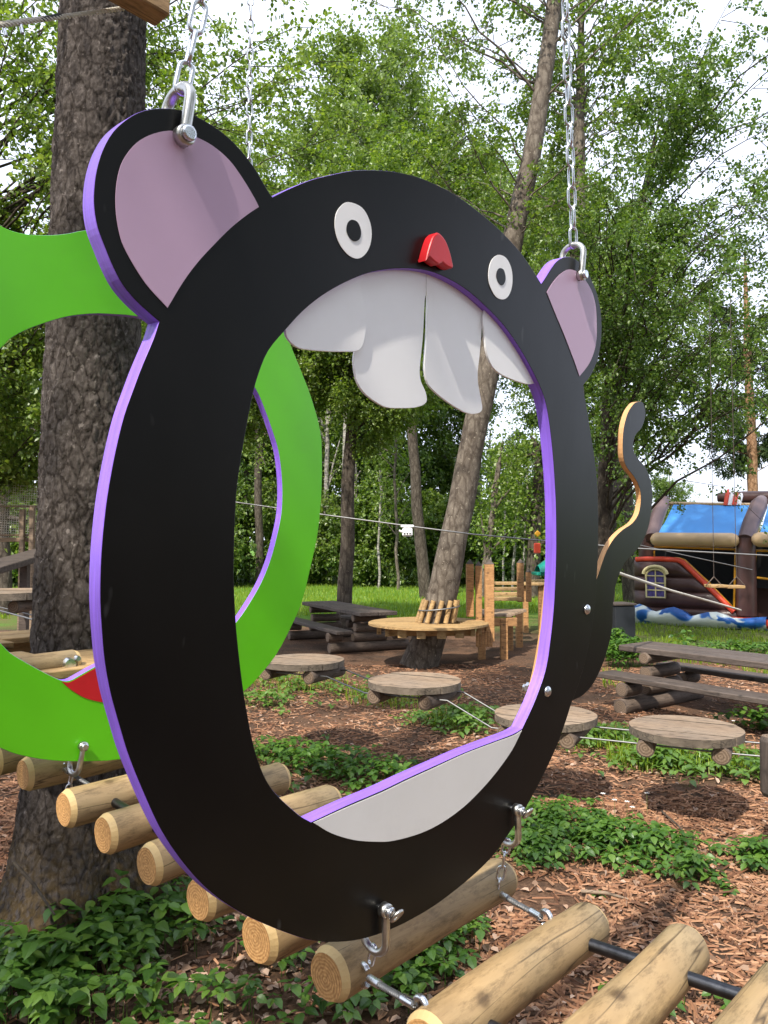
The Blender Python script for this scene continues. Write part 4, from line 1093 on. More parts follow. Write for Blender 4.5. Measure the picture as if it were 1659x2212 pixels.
# columns and roof beams
MB().tube([cp(1425, 1560, 0.12), cp(1425, 1200, 0.12), cp(1420, 900, 0.12), cp(1425, 720, 0.12)], [0.20, 0.19, 0.185, 0.17], 16).build('column', M['vinyl_brown'], castle)
MB().tube([cp(1418, 745, 0.05), cp(1480, 560, 0.4), cp(1560, 370, 0.8), cp(1590, 320, 1.1)], [0.155, 0.165, 0.165, 0.12], 16).build('roof_beam', M['vinyl_mauve'], castle)
MB().tube([cp(345, 1000, 0.3), cp(345, 800, 0.25), cp(350, 690, 0.25)], [0.16, 0.16, 0.15], 16).build('column', M['vinyl_brown'], castle)
MB().tube([cp(410, 720, 0.05), cp(440, 560, 0.35), cp(500, 400, 0.7), cp(560, 315, 1.0)], [0.14, 0.15, 0.15, 0.11], 16).build('roof_beam', M['vinyl_mauve'], castle)
for a_, b_ in ((395, 1345), (1485, 2100)):
    A, B = cp(a_, 738, -0.05), cp(b_, 748, -0.05); dx = (B - A).normalized()
    MB().tube([A, A + dx * 0.04, A + dx * 0.12, B - dx * 0.12, B - dx * 0.04, B], [0.05, 0.11, 0.145, 0.145, 0.11, 0.05], 18).build('bolster', M['vinyl_tan'], castle)
def sheet(corners, nm, mat, sag=0.04, n=12):
    b = MB(); a_, b_, c_, d_ = corners; V = []
    for j in range(n + 1):
        for i in range(n + 1):
            f, g = i / n, j / n
            p = a_.lerp(b_, f).lerp(d_.lerp(c_, f), g)
            w_ = 0.03 * mnoise.noise(Vector((p.x * 3.0, p.z * 9.0 - p.x * 2.5, 0.3))) - sag * 4 * g * (1 - g)
            V.append(p + Vector((0, w_ * 0.7, w_)))
    b.add(V, [(j * (n + 1) + i, j * (n + 1) + i + 1, (j + 1) * (n + 1) + i + 1, (j + 1) * (n + 1) + i) for j in range(n) for i in range(n)], 0, True)
    return b.build(nm, M[mat], castle)
sheet([cp(470, 675, 0.05), cp(1370, 690, 0.05), cp(1475, 370, 0.85), cp(640, 362, 0.85)], 'roof_canvas', 'vinyl_blue')
sheet([cp(1560, 705, 0.05), cp(2300, 720, 0.05), cp(2400, 380, 0.85), cp(1660, 375, 0.85)], 'roof_canvas', 'vinyl_blue')
MB().tube([cp(560, 350, 0.9), cp(1480, 365, 0.9)], 0.04, 8).build('ridge_piping', M['vinyl_tan'], castle)
MB().tube([cp(1120, 285, 1.5), cp(1390, 285, 1.5), cp(1659, 285, 1.5), cp(2300, 300, 1.5)], [0.10, 0.135, 0.14, 0.14], 14).build('ridge_tube', M['vinyl_brown'], castle)
for k, mt in enumerate(('vinyl_red', 'white', 'vinyl_red', 'white')):
    u = 1205 + k * 48
    MB().tube([cp(u + 22, 205 + k * 14, 1.0), cp(u + 14, 270, 0.9), cp(u - 6, 370, 0.85)], [0.025, 0.05, 0.045], 10).build('sail_stripe', M[mt], castle)
# window
wz = -0.17
pw0, pw1 = cp(345, 1360, wz), cp(545, 1130, wz)
xa, xb, za, zb = pw0.x, pw1.x, pw0.z, pw1.z; xm = (xa + xb) / 2; hw_ = (xb - xa) / 2
wo = MB().tube([(xa, wz, za), (xa, wz, zb)] + [(xm - hw_ * math.cos(t), wz, zb + 0.13 * math.sin(t)) for t in np.linspace(0, math.pi, 9)][1:-1] + [(xb, wz, zb), (xb, wz, za)], 0.022, 8, closed=True).build('window', M['vinyl_cream'], castle)
for x in (xm,): MB().tube([(x, wz, za), (x, wz, zb + 0.12)], 0.013, 6).build('mullion', M['vinyl_cream'], wo)
dz_ = (zb - za) / 3
for k in (1, 2, 3): MB().tube([(xa, wz, za + dz_ * k * 0.98), (xb, wz, za + dz_ * k * 0.98)], 0.013, 6).build('glazing_bar', M['vinyl_cream'], wo)
for i in range(2):
    for k in range(4):
        x0, x1 = (xa + 0.015, xm - 0.008) if i == 0 else (xm + 0.008, xb - 0.015)
        z0 = za + dz_ * k * 0.98 + 0.012; z1 = z0 + (dz_ * 0.98 - 0.024 if k < 3 else 0.075)
        MB().box(((x0 + x1) / 2, wz + 0.02, (z0 + z1) / 2), (x1 - x0, 0.008, z1 - z0)).build('pane', M['vinyl_purple'], wo)
MB().tube([(xm - (hw_ + 0.05) * math.cos(t), wz - 0.02, zb + 0.02 + 0.17 * math.sin(t)) for t in np.linspace(0.05, math.pi - 0.05, 11)], 0.035, 10).build('hood', M['vinyl_cream'], wo)
# wave skirt
top = [(180, 1500), (200, 1450), (270, 1435), (330, 1462), (380, 1500), (450, 1520), (560, 1480), (640, 1468), (720, 1500), (820, 1570), (900, 1550), (1000, 1525), (1100, 1522), (1180, 1545), (1260, 1585), (1400, 1592), (1560, 1580), (1640, 1575)]
b = MB(); V = []; ny = 6
for (u, v) in top:
    pt = cp(u, v, -0.5); 
    for j in range(ny + 1):
        f = j / ny; bul = 0.13 * math.sin(math.pi * (0.15 + 0.85 * f))
        V.append((pt.x, -0.42 - bul, pt.z * (1 - f) + 0.01 * f))
b.add(V, [(i * (ny + 1) + j, i * (ny + 1) + j + 1, (i + 1) * (ny + 1) + j + 1, (i + 1) * (ny + 1) + j) for i in range(len(top) - 1) for j in range(ny)], 0, True)
V2 = []
for (u, v) in top:
    pt = cp(u, v, -0.5); V2 += [(pt.x, -0.42 - 0.059, pt.z), (pt.x, -0.25, pt.z * 0.9), (pt.x, -0.25, 0.01)]
b.add(V2, [(i * 3 + j, (i + 1) * 3 + j, (i + 1) * 3 + j + 1, i * 3 + j + 1) for i in range(len(top) - 1) for j in range(2)], 0, True)
b.build('wave_skirt', M['wave'], castle)
MB().box((cp(1450, 1560, -0.2).x, -0.15, 0.13), (0.9, 0.5, 0.16), bev=0.05).build('landing_mat', M['vinyl_red'], castle)

# playground slide far behind
sp0 = at(1152, 1225, 19.0)
sl = empty('play_tower', (sp0.x, 19.0, 0)); tag(sl, 'teal playground slide with orange panel, far behind beside the purple rim', 'slide')
M['teal'] = paint('teal_plastic', (0.01, 0.22, 0.17), 0.3, 0.1, 4.0, 0)
b = MB(); V = []; n_ = 12
for i in range(9):
    f = i / 8; c = Vector((0.0 + 0.9 * f, -0.5 + 0.3 * f, 0.98))
    for k in range(n_ + 1):
        th = math.pi * k / n_; V.append(c + Vector((0, 0.32 * math.cos(th), 0.42 * math.sin(th) * (0.35 + 0.65 * min(1, f * 2.2)))))
b.add(V, [(i * (n_ + 1) + k, i * (n_ + 1) + k + 1, (i + 1) * (n_ + 1) + k + 1, (i + 1) * (n_ + 1) + k) for i in range(8) for k in range(n_)], 0, True)
b.build('slide_hood', M['teal'], sl)
MB().box((0.5, -0.35, 0.93), (1.1, 0.7, 0.08), bev=0.02).build('slide_bed', M['teal'], sl)
MB().box((0.17, 0.35, 1.54), (0.17, 0.05, 0.26), bev=0.02).build('panel', M['vinyl_red'], sl)
MB().box((0.18, 0.35, 1.90), (0.13, 0.05, 0.13), rot=Matrix.Rotation(R(45), 3, 'Y'), bev=0.02).build('flower_panel', M['vinyl_yellow'], sl)
for x in (0.42, 1.2): MB().box((x, 0.35, 0.95), (0.07, 0.07, 1.9), bev=0.01).build('post', M['teal'], sl)
MB().box((0.6, 0.2, 0.70), (1.2, 0.6, 0.10), bev=0.01).build('deck_board', M['newplank'], sl)

# ------------------------------------------------------------------ foliage
def unit(a): return a / np.maximum(np.linalg.norm(a, axis=-1, keepdims=True), 1e-9)

def leaf_cloud(pos, ax, nr, L, W=0.5, fold=0.25, six=False):
    """one small folded leaf at each point; returns verts, tris"""
    n = len(pos); ax = unit(ax); sd = unit(np.cross(nr, ax)); nr = np.cross(ax, sd)
    L = np.asarray(L).reshape(-1, 1) * np.ones((n, 1))
    if six: prof = [(0, 0), (0.28, 0.40), (0.66, 0.36), (1, 0), (0.66, -0.36), (0.28, -0.40)]; tri = [(0, 1, 2), (0, 2, 3), (0, 3, 4), (0, 4, 5)]
    else: prof = [(0, 0), (0.45, 0.5), (1, 0), (0.45, -0.5)]; tri = [(0, 1, 2), (0, 2, 3)]
    k = len(prof); V = np.zeros((n, k, 3))
    for j, (a, s_) in enumerate(prof):
        V[:, j] = pos + ax * (L * a) + sd * (L * W * 2 * s_ * 0.5 * 1.6) + nr * (L * (abs(s_) * fold - 0.18 * a * a))
    T = (np.arange(n)[:, None, None] * k + np.array(tri)[None]).reshape(-1, 3)
    return V.reshape(-1, 3), T

def bez(a, c, b, t): return a * ((1 - t) ** 2) + c * (2 * t * (1 - t)) + b * (t * t)

def grow_tree(name, label, base, axis, rad, ells, nl, ns, nsp, lps, lsize, leafm, barkm, group=None, droop=0.35, seed=1, six=False, spray_len=0.30, needles=False, up=0.12, tn=14):
    """axis: trunk polyline relative to base; ells: crown volumes (centre, radii, weight) relative to base"""
    rg = np.random.default_rng(seed)
    axis = [Vector(p) for p in axis]; zs = [p.z for p in axis]
    def ax_at(z):
        z = min(max(z, zs[0]), zs[-1])
        for a_, b_ in zip(axis, axis[1:]):
            if z <= b_.z: return a_.lerp(b_, (z - a_.z) / max(1e-6, b_.z - a_.z))
        return axis[-1]
    def r_at(z): return float(np.interp(z, zs, rad))
    fine = []; fr = []
    for z in np.linspace(zs[0], zs[-1], 34):
        p = ax_at(z); w_ = 0.25 * r_at(z)
        fine.append(p + Vector((mnoise.noise(Vector((z * 0.9, seed, 0))), mnoise.noise(Vector((z * 0.9, seed, 5))), 0)) * w_); fr.append(r_at(z))
    tb = MB(); tb.tube(fine, fr, tn, wob=0.10)
    wts = np.array([e[2] for e in ells], float); wts /= wts.sum()
    B, T_ = [], []
    for i in range(nl):
        c, rr_, _ = ells[rg.choice(len(ells), p=wts)]
        q = unit(rg.normal(size=3)) * (rg.uniform(0.12, 1.0) ** 0.45)
        E_ = Vector((c[0] + q[0] * rr_[0], c[1] + q[1] * rr_[1], c[2] + q[2] * rr_[2]))
        a0_ = ax_at(E_.z); hd = (E_ - a0_).length
        S_ = ax_at(max(zs[-1] * 0.18, E_.z - 0.65 * hd)); dist = (E_ - S_).length
        C_ = S_.lerp(E_, 0.45) + ZU * (up * dist) + Vector(rg.normal(size=3)) * 0.08 * dist
        pts = [bez(S_, C_, E_, t) + Vector(rg.normal(size=3)) * 0.012 * dist * (0 < t < 1) for t in np.linspace(0, 1, 8)]
        r0 = min(r_at(S_.z) * 0.5, 0.0055 * dist + 0.005)
        tb.tube(pts, list(np.linspace(r0, 0.004, 8)), 5, caps=False)
        ld = (E_ - S_).normalized()
        for j in range(ns):
            t = 1.0 if j == 0 else rg.uniform(0.30, 1.0)
            P = bez(S_, C_, E_, t)
            az = Vector(rg.normal(size=3)); az.z *= 0.4
            d_ = (ld * 0.7 + az * 0.75).normalized() if j else ld
            ln = min(max(dist * 0.35, 0.35), 1.5) * rg.uniform(0.5, 1.1)
            Q = P + d_ * ln - ZU * (droop * ln)
            Cm = P + d_ * ln * 0.55
            tb.tube([P, bez(P, Cm, Q, 0.5), Q], [0.007, 0.005, 0.003], 3, caps=False)
            for t2 in rg.uniform(0.15, 1.05, nsp):
                X = bez(P, Cm, Q, t2); B.append(X)
                dd = (d_ + Vector(rg.normal(size=3)) * 0.8); dd.z -= droop * 0.9; T_.append(dd.normalized())
    B = np.array([tuple(v) for v in B]); T_ = np.array([tuple(v) for v in T_])
    f = rg.uniform(0.0, 1.0, (len(B), lps))
    pos = B[:, None] + T_[:, None] * (f[..., None] * spray_len) + rg.normal(size=(len(B), lps, 3)) * spray_len * 0.12
    pos[..., 2] -= (f ** 2) * spray_len * 0.3
    axl = T_[:, None] * 0.6 + rg.normal(size=(len(B), lps, 3)) * 0.75; axl[..., 2] -= 0.35
    nrm = rg.normal(size=(len(B), lps, 3)) * 0.55; nrm[..., 2] += 1.0
    Ls = lsize * rg.uniform(0.6, 1.2, (len(B), lps))
    V, F = leaf_cloud(pos.reshape(-1, 3), axl.reshape(-1, 3), nrm.reshape(-1, 3), Ls.reshape(-1), 0.12 if needles else 0.5, six=six)
    root = empty(name, base); tag(root, label, 'tree', group)
    tb.build('trunk', M[barkm], root)
    link(bpy.data.objects.new('crown', np_mesh('crown', V, F, M[leafm])), root)
    return root

def copy_tree(src, base, label, rz, sc, group=None):
    c = src.copy(); link(c); c.location = base; c.rotation_euler = (0, 0, rz); c.scale = (sc, sc, sc * random.uniform(0.92, 1.1))
    c['label'] = label
    if group: c['group'] = group
    for ch in src.children:
        d_ = ch.copy(); link(d_); d_.parent = c
    return c

# leaning tree carrying the round deck
ax = []
for z in (-0.05, 0.3, 0.9, 1.8, 2.8, 4.0, 5.4, 7.0, 8.6, 10.2, 12.0):
    p = tree_axis(z); ax.append((p.x - TB.x, p.y - TB.y, z))
cxl = tree_axis(8.5) - TB
grow_tree('leaning_tree', 'tall grey tree leaning right, with the round deck round its foot', TB, ax, [0.25, 0.225, 0.20, 0.185, 0.17, 0.16, 0.145, 0.13, 0.11, 0.09, 0.05],
          [((cxl.x, 0.3, 9.2), (3.0, 2.6, 2.6), 1.0), ((cxl.x - 0.4, 0.5, 6.8), (2.2, 2.0, 1.2), 0.5)], 26, 9, 6, 9, 0.055, 'leaf_mid', 'bark_grey', seed=3, spray_len=0.22)
# big leafy tree on the right
bR = Vector((3.78, 13.4, 0))
grow_tree('bird_cherry_tree', 'big dark leafy tree at the right with drooping branches over the bouncy castle', bR, [(0, 0, -0.05), (0.05, 0, 2), (0.1, -0.2, 4.2), (0.35, -0.8, 6.5), (0.6, -1.2, 8.2)], [0.17, 0.14, 0.12, 0.08, 0.03],
          [((0.30, -2.2, 5.6), (1.7, 1.6, 2.2), 1.0), ((1.5, -2.8, 4.3), (1.2, 1.0, 0.75), 0.22), ((1.7, -2.0, 8.0), (2.1, 1.6, 1.9), 0.60)], 84, 9, 6, 12, 0.056, 'leaf_dark', 'bark_dark', seed=5, droop=0.55, six=True, spray_len=0.26)
# left maple
bL = Vector((-4.9, 8.8, 0))
grow_tree('maple_tree', 'bright green leafy tree filling the left edge behind the spruce', bL, [(0, 0, -0.05), (0.1, 0, 3), (0.3, -0.1, 6), (0.5, -0.1, 9)], [0.16, 0.13, 0.09, 0.03],
          [((0.9, -0.5, 5.2), (2.0, 1.6, 2.6), 1.0), ((0.6, -0.2, 3.2), (1.5, 1.4, 0.9), 0.35), ((2.8, 0.0, 6.8), (1.5, 1.4, 1.7), 0.5)], 92, 10, 7, 13, 0.058, 'leaf_bright', 'bark_dark', seed=8, droop=0.4, six=True, spray_len=0.28)
# middle of the picture
bC = ground_at(921, 1293)
grow_tree('middle_tree', 'slim dark trunked leafy tree in the middle, behind the teeth', bC, [(0, 0, -0.05), (-0.25, 0, 2.5), (-0.45, 0, 5.5), (-0.1, 0, 9), (0.2, 0, 13)], [0.20, 0.17, 0.15, 0.11, 0.03],
          [((-0.5, 0.0, 11.5), (3.6, 2.8, 3.6), 1.0)], 76, 9, 6, 9, 0.14, 'leaf_mid', 'bark_dark', seed=11, spray_len=0.45)
bC2 = Vector((-3.1, 14.6, 0))
mid2 = grow_tree('middle_tree', 'leafy green tree above the large left ear', bC2, [(0, 0, -0.05), (0.1, 0, 3), (0.3, 0, 6), (0.4, 0, 8.2)], [0.17, 0.14, 0.07, 0.02],
          [((0.3, -0.2, 6.4), (2.3, 2.0, 3.1), 1.0)], 72, 10, 8, 12, 0.068, 'leaf_bright', 'bark_dark', seed=12, spray_len=0.32)
bC3 = Vector((1.55, 15.0, 0))
grow_tree('middle_tree', 'sparse grey tree behind the right chain', bC3 + Vector((2.0, -0.5, 0)), [(0, 0, -0.05), (0.05, 0, 4), (0.15, 0, 8), (0.3, 0, 13)], [0.19, 0.17, 0.14, 0.03],
          [((0.3, 0.0, 11.5), (2.6, 2.4, 3.0), 1.0), ((0.1, 0.0, 8.0), (1.6, 1.5, 1.5), 0.2)], 56, 8, 5, 7, 0.085, 'leaf_mid', 'bark_grey', seed=13, spray_len=0.3)
grow_tree('middle_tree', 'leafy green tree filling the gap above the nose', Vector((-0.75, 14.4, 0)), [(0, 0, -0.05), (0.1, 0, 3), (0.2, 0, 5.6), (0.3, 0, 7.8)], [0.15, 0.12, 0.07, 0.02],
          [((0.5, -0.2, 6.3), (2.2, 2.0, 2.8), 1.0)], 70, 10, 8, 12, 0.066, 'leaf_bright', 'bark_dark', seed=14, spray_len=0.32)
# far birches
bB = ground_at(745, 1262)
birch = grow_tree('birch_tree', 'tall pale birch with straight trunk behind the lawn, beside the green ring', bB, [(0, 0, -0.05), (0.1, 0, 6), (0.2, 0, 14), (0.6, 0, 21)], [0.26, 0.20, 0.14, 0.02],
          [((1.3, 0, 17.0), (5.0, 4.2, 8.0), 1.0)], 120, 10, 7, 9, 0.17, 'leaf_pale', 'bark_birch', seed=21, droop=0.7, spray_len=0.6)
copy_tree(birch, (bB.x - 7.5, bB.y + 5, 0), 'pale birch far behind the spruce on the left', 1.1, 0.95)
copy_tree(birch, (bB.x + 6.5, bB.y + 7, 0), 'pale birch far behind the leaning tree', 2.3, 0.9)
copy_tree(birch, (bB.x + 11.0, bB.y + 9, 0), 'pale birch far behind the right chain', 4.0, 0.85)
copy_tree(mid2, (7.0, 22.0, 0), 'leafy tree behind the tail and the right chain', 3.0, 1.25)
# forest edge
FG = 'trees of the forest edge'
f1 = grow_tree('forest_tree', 'dense dark green tree at the forest edge, left end', (-17.5, 34, 0), [(0, 0, -0.05), (0.1, 0, 4), (0.2, 0, 12)], [0.2, 0.15, 0.03],
          [((0, 0, 7.0), (3.6, 3.2, 5.0), 1.0), ((0, 0, 2.8), (3.2, 3.0, 2.0), 0.5)], 110, 9, 6, 9, 0.19, 'leaf_dark', 'bark_dark', FG, seed=31, spray_len=0.6)
f2 = grow_tree('forest_tree', 'mid green tree at the forest edge behind the spruce', (-12.0, 37, 0), [(0, 0, -0.05), (-0.1, 0, 4), (0.2, 0, 15)], [0.22, 0.17, 0.03],
          [((0, 0, 9.5), (3.6, 3.2, 5.5), 1.0), ((0, 0, 3.4), (3.4, 3.0, 2.5), 0.5)], 110, 9, 6, 9, 0.19, 'leaf_mid', 'bark_dark', FG, seed=32, spray_len=0.6)
spots = [(-8.0, 34.5, 0.9, f1, 'dark tree at the forest edge left of the pale birch'), (-4.4, 38, 1.05, f2, 'mid green tree directly behind the pale birch'), (-0.8, 36, 0.92, f1, 'dark tree at the forest edge behind the green ring'), (3.0, 38.5, 0.72, f2, 'tree at the forest edge behind the zip line trolley'),
         (6.4, 36.5, 0.6, f1, 'dark tree at the forest edge behind the leaning trunk'), (9.5, 41, 0.5, f2, 'tree at the forest edge right of the leaning trunk'), (-14.5, 44, 1.2, f1, 'tall tree in the second row on the left'), (-6.0, 46, 1.25, f2, 'tall tree in the second row behind the birch'), 
         (13.0, 46, 0.62, f1, 'low dark tree right of the mouse ring, behind the tail'), (18.5, 50, 0.42, f2, 'low tree far behind the bouncy castle'), (24.0, 52, 0.40, f1, 'low dark tree far right behind the bouncy castle')]
for i, (x, y, sc_, src, lb) in enumerate(spots):
    copy_tree(src, (x, y, 0), lb, i * 1.9, sc_, FG)
bush = grow_tree('hazel_bush', 'leafy bush under the forest edge, left end', (-14, 30.5, 0), [(0, 0, -0.05), (0.05, 0, 1), (0.1, 0, 2.5)], [0.05, 0.04, 0.02],
          [((0, 0, 1.9), (2.3, 1.6, 1.7), 1.0), ((0, 0, 0.8), (2.0, 1.6, 0.8), 0.4)], 90, 7, 5, 8, 0.15, 'leaf_mid', 'bark_dark', 'bushes under the forest edge', seed=41, spray_len=0.4, tn=8)
bsp = [(-10.6, 31.5, 1.0, 'bush under the forest edge behind the spruce'), (-7.2, 30.8, 1.1, 'bush under the forest edge left of the pale birch'), (-3.6, 32.5, 1.15, 'bush right behind the pale birch trunk'), (-0.4, 31.0, 1.0, 'bush under the forest edge behind the left picnic table'), (2.6, 31.8, 1.1, 'bush under the forest edge behind the dark slim trunk'),
       (5.6, 31, 0.95, 'bush under the forest edge behind the leaning trunk'), (8.4, 33, 1.0, 'bush behind the wooden posts'), (11.0, 35, 0.9, 'bush behind the right side of the black ring')]
for i, (x, y, sc_, lb) in enumerate(bsp):
    copy_tree(bush, (x, y, 0), lb, i * 2.1, sc_, 'bushes under the forest edge')
# the wood goes on behind the viewer
for i, (x, y, sc_, src, lb) in enumerate([(-16, -6, 0.95, f1, 'forest tree to the left of the viewer, outside the picture'), (-11, -14, 0.95, f2, 'forest tree behind the viewer, far left'), (-4.5, -17, 0.95, f1, 'forest tree behind the viewer, left of centre'), (2.0, -18, 0.95, f2, 'forest tree straight behind the viewer'), (8.5, -16, 0.95, f1, 'forest tree behind the viewer, right of centre'), (14, -11, 0.95, f2, 'forest tree behind the viewer, far right'), (17, -2, 0.9, f1, 'forest tree to the right of the viewer, outside the picture')]):
    copy_tree(src, (x, y, 0), lb, 1.0 + i * 2.3, sc_, 'trees of the wood behind the viewer')
# bare trunks and saplings seen below the crowns
def pole(name, label, base, top, r0, r1, barkm, group):
    root = empty(name, base); tag(root, label, 'tree', group)
    tp = Vector(top) - Vector(base); m = 14
    pts = [tp * (k / m) + Vector((mnoise.noise(Vector((k * 0.5, base[0], 0))), mnoise.noise(Vector((k * 0.5, base[0], 4))), 0)) * 0.05 * (k > 0) * tp.length / 4 for k in range(m + 1)]
    b = MB(); b.tube(pts, list(np.linspace(r0, r1, m + 1)), 9, wob=0.1)
    rg = np.random.default_rng(int(abs(base[0]) * 100) + 5); B = []
    for k in range(10):
        s_ = pts[int(rg.integers(4, m))]; e_ = s_ + Vector(rg.normal(size=3)) * 0.5 * tp.length * 0.18 + ZU * 0.5
        b.tube([s_, s_.lerp(e_, 0.5) + ZU * 0.05, e_], [r1 * 0.7, r1 * 0.5, 0.006], 4, caps=False); B += [e_, s_.lerp(e_, 0.7), s_.lerp(e_, 0.4)]
    b.build('trunk', M[barkm], root)
    B = np.array([tuple(v) for v in B]); pos = np.repeat(B, 26, 0) + rg.normal(size=(len(B) * 26, 3)) * 0.28
    nr = rg.normal(size=pos.shape) * 0.5; nr[:, 2] += 1
    V, F = leaf_cloud(pos, rg.normal(size=pos.shape), nr, rg.uniform(0.08, 0.16, len(pos)))
    link(bpy.data.objects.new('crown', np_mesh('crown', V, F, M['leaf_bright'])), root)
SG = 'thin trunks standing in front of the forest'
for (u, v, ut, vt, Y, r0, bk, lb) in ((1148, 1250, 1168, 960, 24, 0.24, 'bark_dark', 'stout reddish brown trunk beside the purple inner rim of the black ring'), (1086, 1250, 1095, 980, 26, 0.035, 'bark_birch', 'thin pale sapling right of the wooden posts'),
        (1106, 1250, 1122, 990, 25, 0.045, 'bark_birch', 'second thin pale sapling from the reddish trunk'), (1128, 1252, 1140, 1010, 24, 0.04, 'bark_birch', 'thin pale sapling next to the reddish trunk'), (1040, 1245, 1078, 1000, 24, 0.12, 'bark_grey', 'slanting grey trunk behind the wooden posts'),
        (700, 1258, 712, 800, 33, 0.12, 'bark_birch', 'thin pale trunk left of the pale birch'), (770, 1256, 765, 820, 34, 0.11, 'bark_birch', 'thin pale trunk right of the pale birch'), (560, 1255, 556, 760, 30, 0.17, 'bark_dark', 'dark trunk seen through the hole of the green ring'),
        (533, 1250, 530, 700, 34, 0.13, 'bark_dark', 'thinner dark trunk seen through the hole of the green ring'), (1310, 1240, 1330, 900, 20, 0.17, 'bark_dark', 'dark trunk between the black ring and the tail'), (1285, 1240, 1290, 900, 26, 0.10, 'bark_birch', 'pale thin trunk at the right outer side of the black ring'),
        (818, 1252, 824, 860, 29, 0.05, 'bark_birch', 'thin pale sapling left of the zip line trolley'), (860, 1250, 850, 870, 28, 0.06, 'bark_grey', 'thin grey sapling below the long front teeth'), (1062, 1248, 1058, 930, 27, 0.04, 'bark_birch', 'thin pale sapling right of the leaning trunk'),
        (12, 1230, 5, 600, 18, 0.16, 'bark_dark', 'dark trunk at the left picture edge behind the fence')):
    A = at(u, v, Y); A.z = 0; B_ = at(ut, vt, Y)
    pole('slim_trunk', lb, A, B_, r0, r0 * 0.7, bk, SG)
# pine on the right
bp2 = Vector(((1628 - CX) / FOC * 27, 27, 0))
grow_tree('pine_tree', 'slender pine with thin needles at the far right above the bouncy castle', bp2, [(0, 0, -0.05), (0.0, 0, 5), (-0.1, 0, 9), (-0.1, 0, 12)], [0.20, 0.17, 0.12, 0.03],
          [((0, 0, 7.0), (2.6, 2.4, 3.8), 1.0)], 34, 7, 6, 12, 0.22, 'needle', 'bark_pine', seed=51, droop=0.15, needles=True, spray_len=0.3, up=0.02)
# trees behind and beside the viewer, whose crowns throw the dappled shade
shade = grow_tree('park_tree', 'leafy tree standing behind the viewer to the left', (-5.4, -2.8, 0), [(0, 0, -0.05), (0.1, 0, 3), (0.3, 0.3, 8.5)], [0.2, 0.16, 0.04],
          [((0.9, 1.4, 6.6), (2.3, 2.2, 1.9), 1.0)], 46, 8, 5, 8, 0.10, 'leaf_mid', 'bark_grey', 'trees beside the viewer', seed=61, spray_len=0.34)
copy_tree(shade, (5.6, -3.0, 0), 'leafy tree standing behind the viewer to the right', 2.0, 1.0, 'trees beside the viewer')
copy_tree(shade, (6.6, 2.4, 0), 'leafy tree standing right of the viewer outside the picture', 2.6, 1.05, 'trees beside the viewer')
# high crown of the spruce
rg = np.random.default_rng(77); tb = MB(); Bs = []
for k in range(46):
    z = rg.uniform(5.4, 8.9); a_ = rg.uniform(0, 6.28); ln = rg.uniform(0.8, 1.0) * (2.1 - 0.42 * (z - 5.4))
    S_ = Vector((0.1, 0, z)); E2 = S_ + Vector((math.cos(a_) * ln, math.sin(a_) * ln, -0.25 * ln))
    tb.tube([S_, S_.lerp(E2, 0.5) + ZU * 0.06, E2], [0.03, 0.018, 0.005], 5, caps=False)
    for t in rg.uniform(0.2, 1.0, 16): Bs.append(tuple(S_.lerp(E2, t)))
tb.build('branches', M['bark_spruce'], spruce)
Bs = np.array(Bs); pos = np.repeat(Bs, 26, 0) + rg.normal(size=(len(Bs) * 26, 3)) * np.array([0.13, 0.13, 0.06])
nr = rg.normal(size=pos.shape); V, F = leaf_cloud(pos, rg.normal(size=pos.shape) + np.array([0, 0, -0.5]), nr, rg.uniform(0.06, 0.12, len(pos)), 0.14)
link(bpy.data.objects.new('crown', np_mesh('crown', V, F, M['needle'])), spruce)

# ------------------------------------------------------------------ ground cover
def height(xy): return np.array([gz(float(x), float(y)) for x, y in xy])

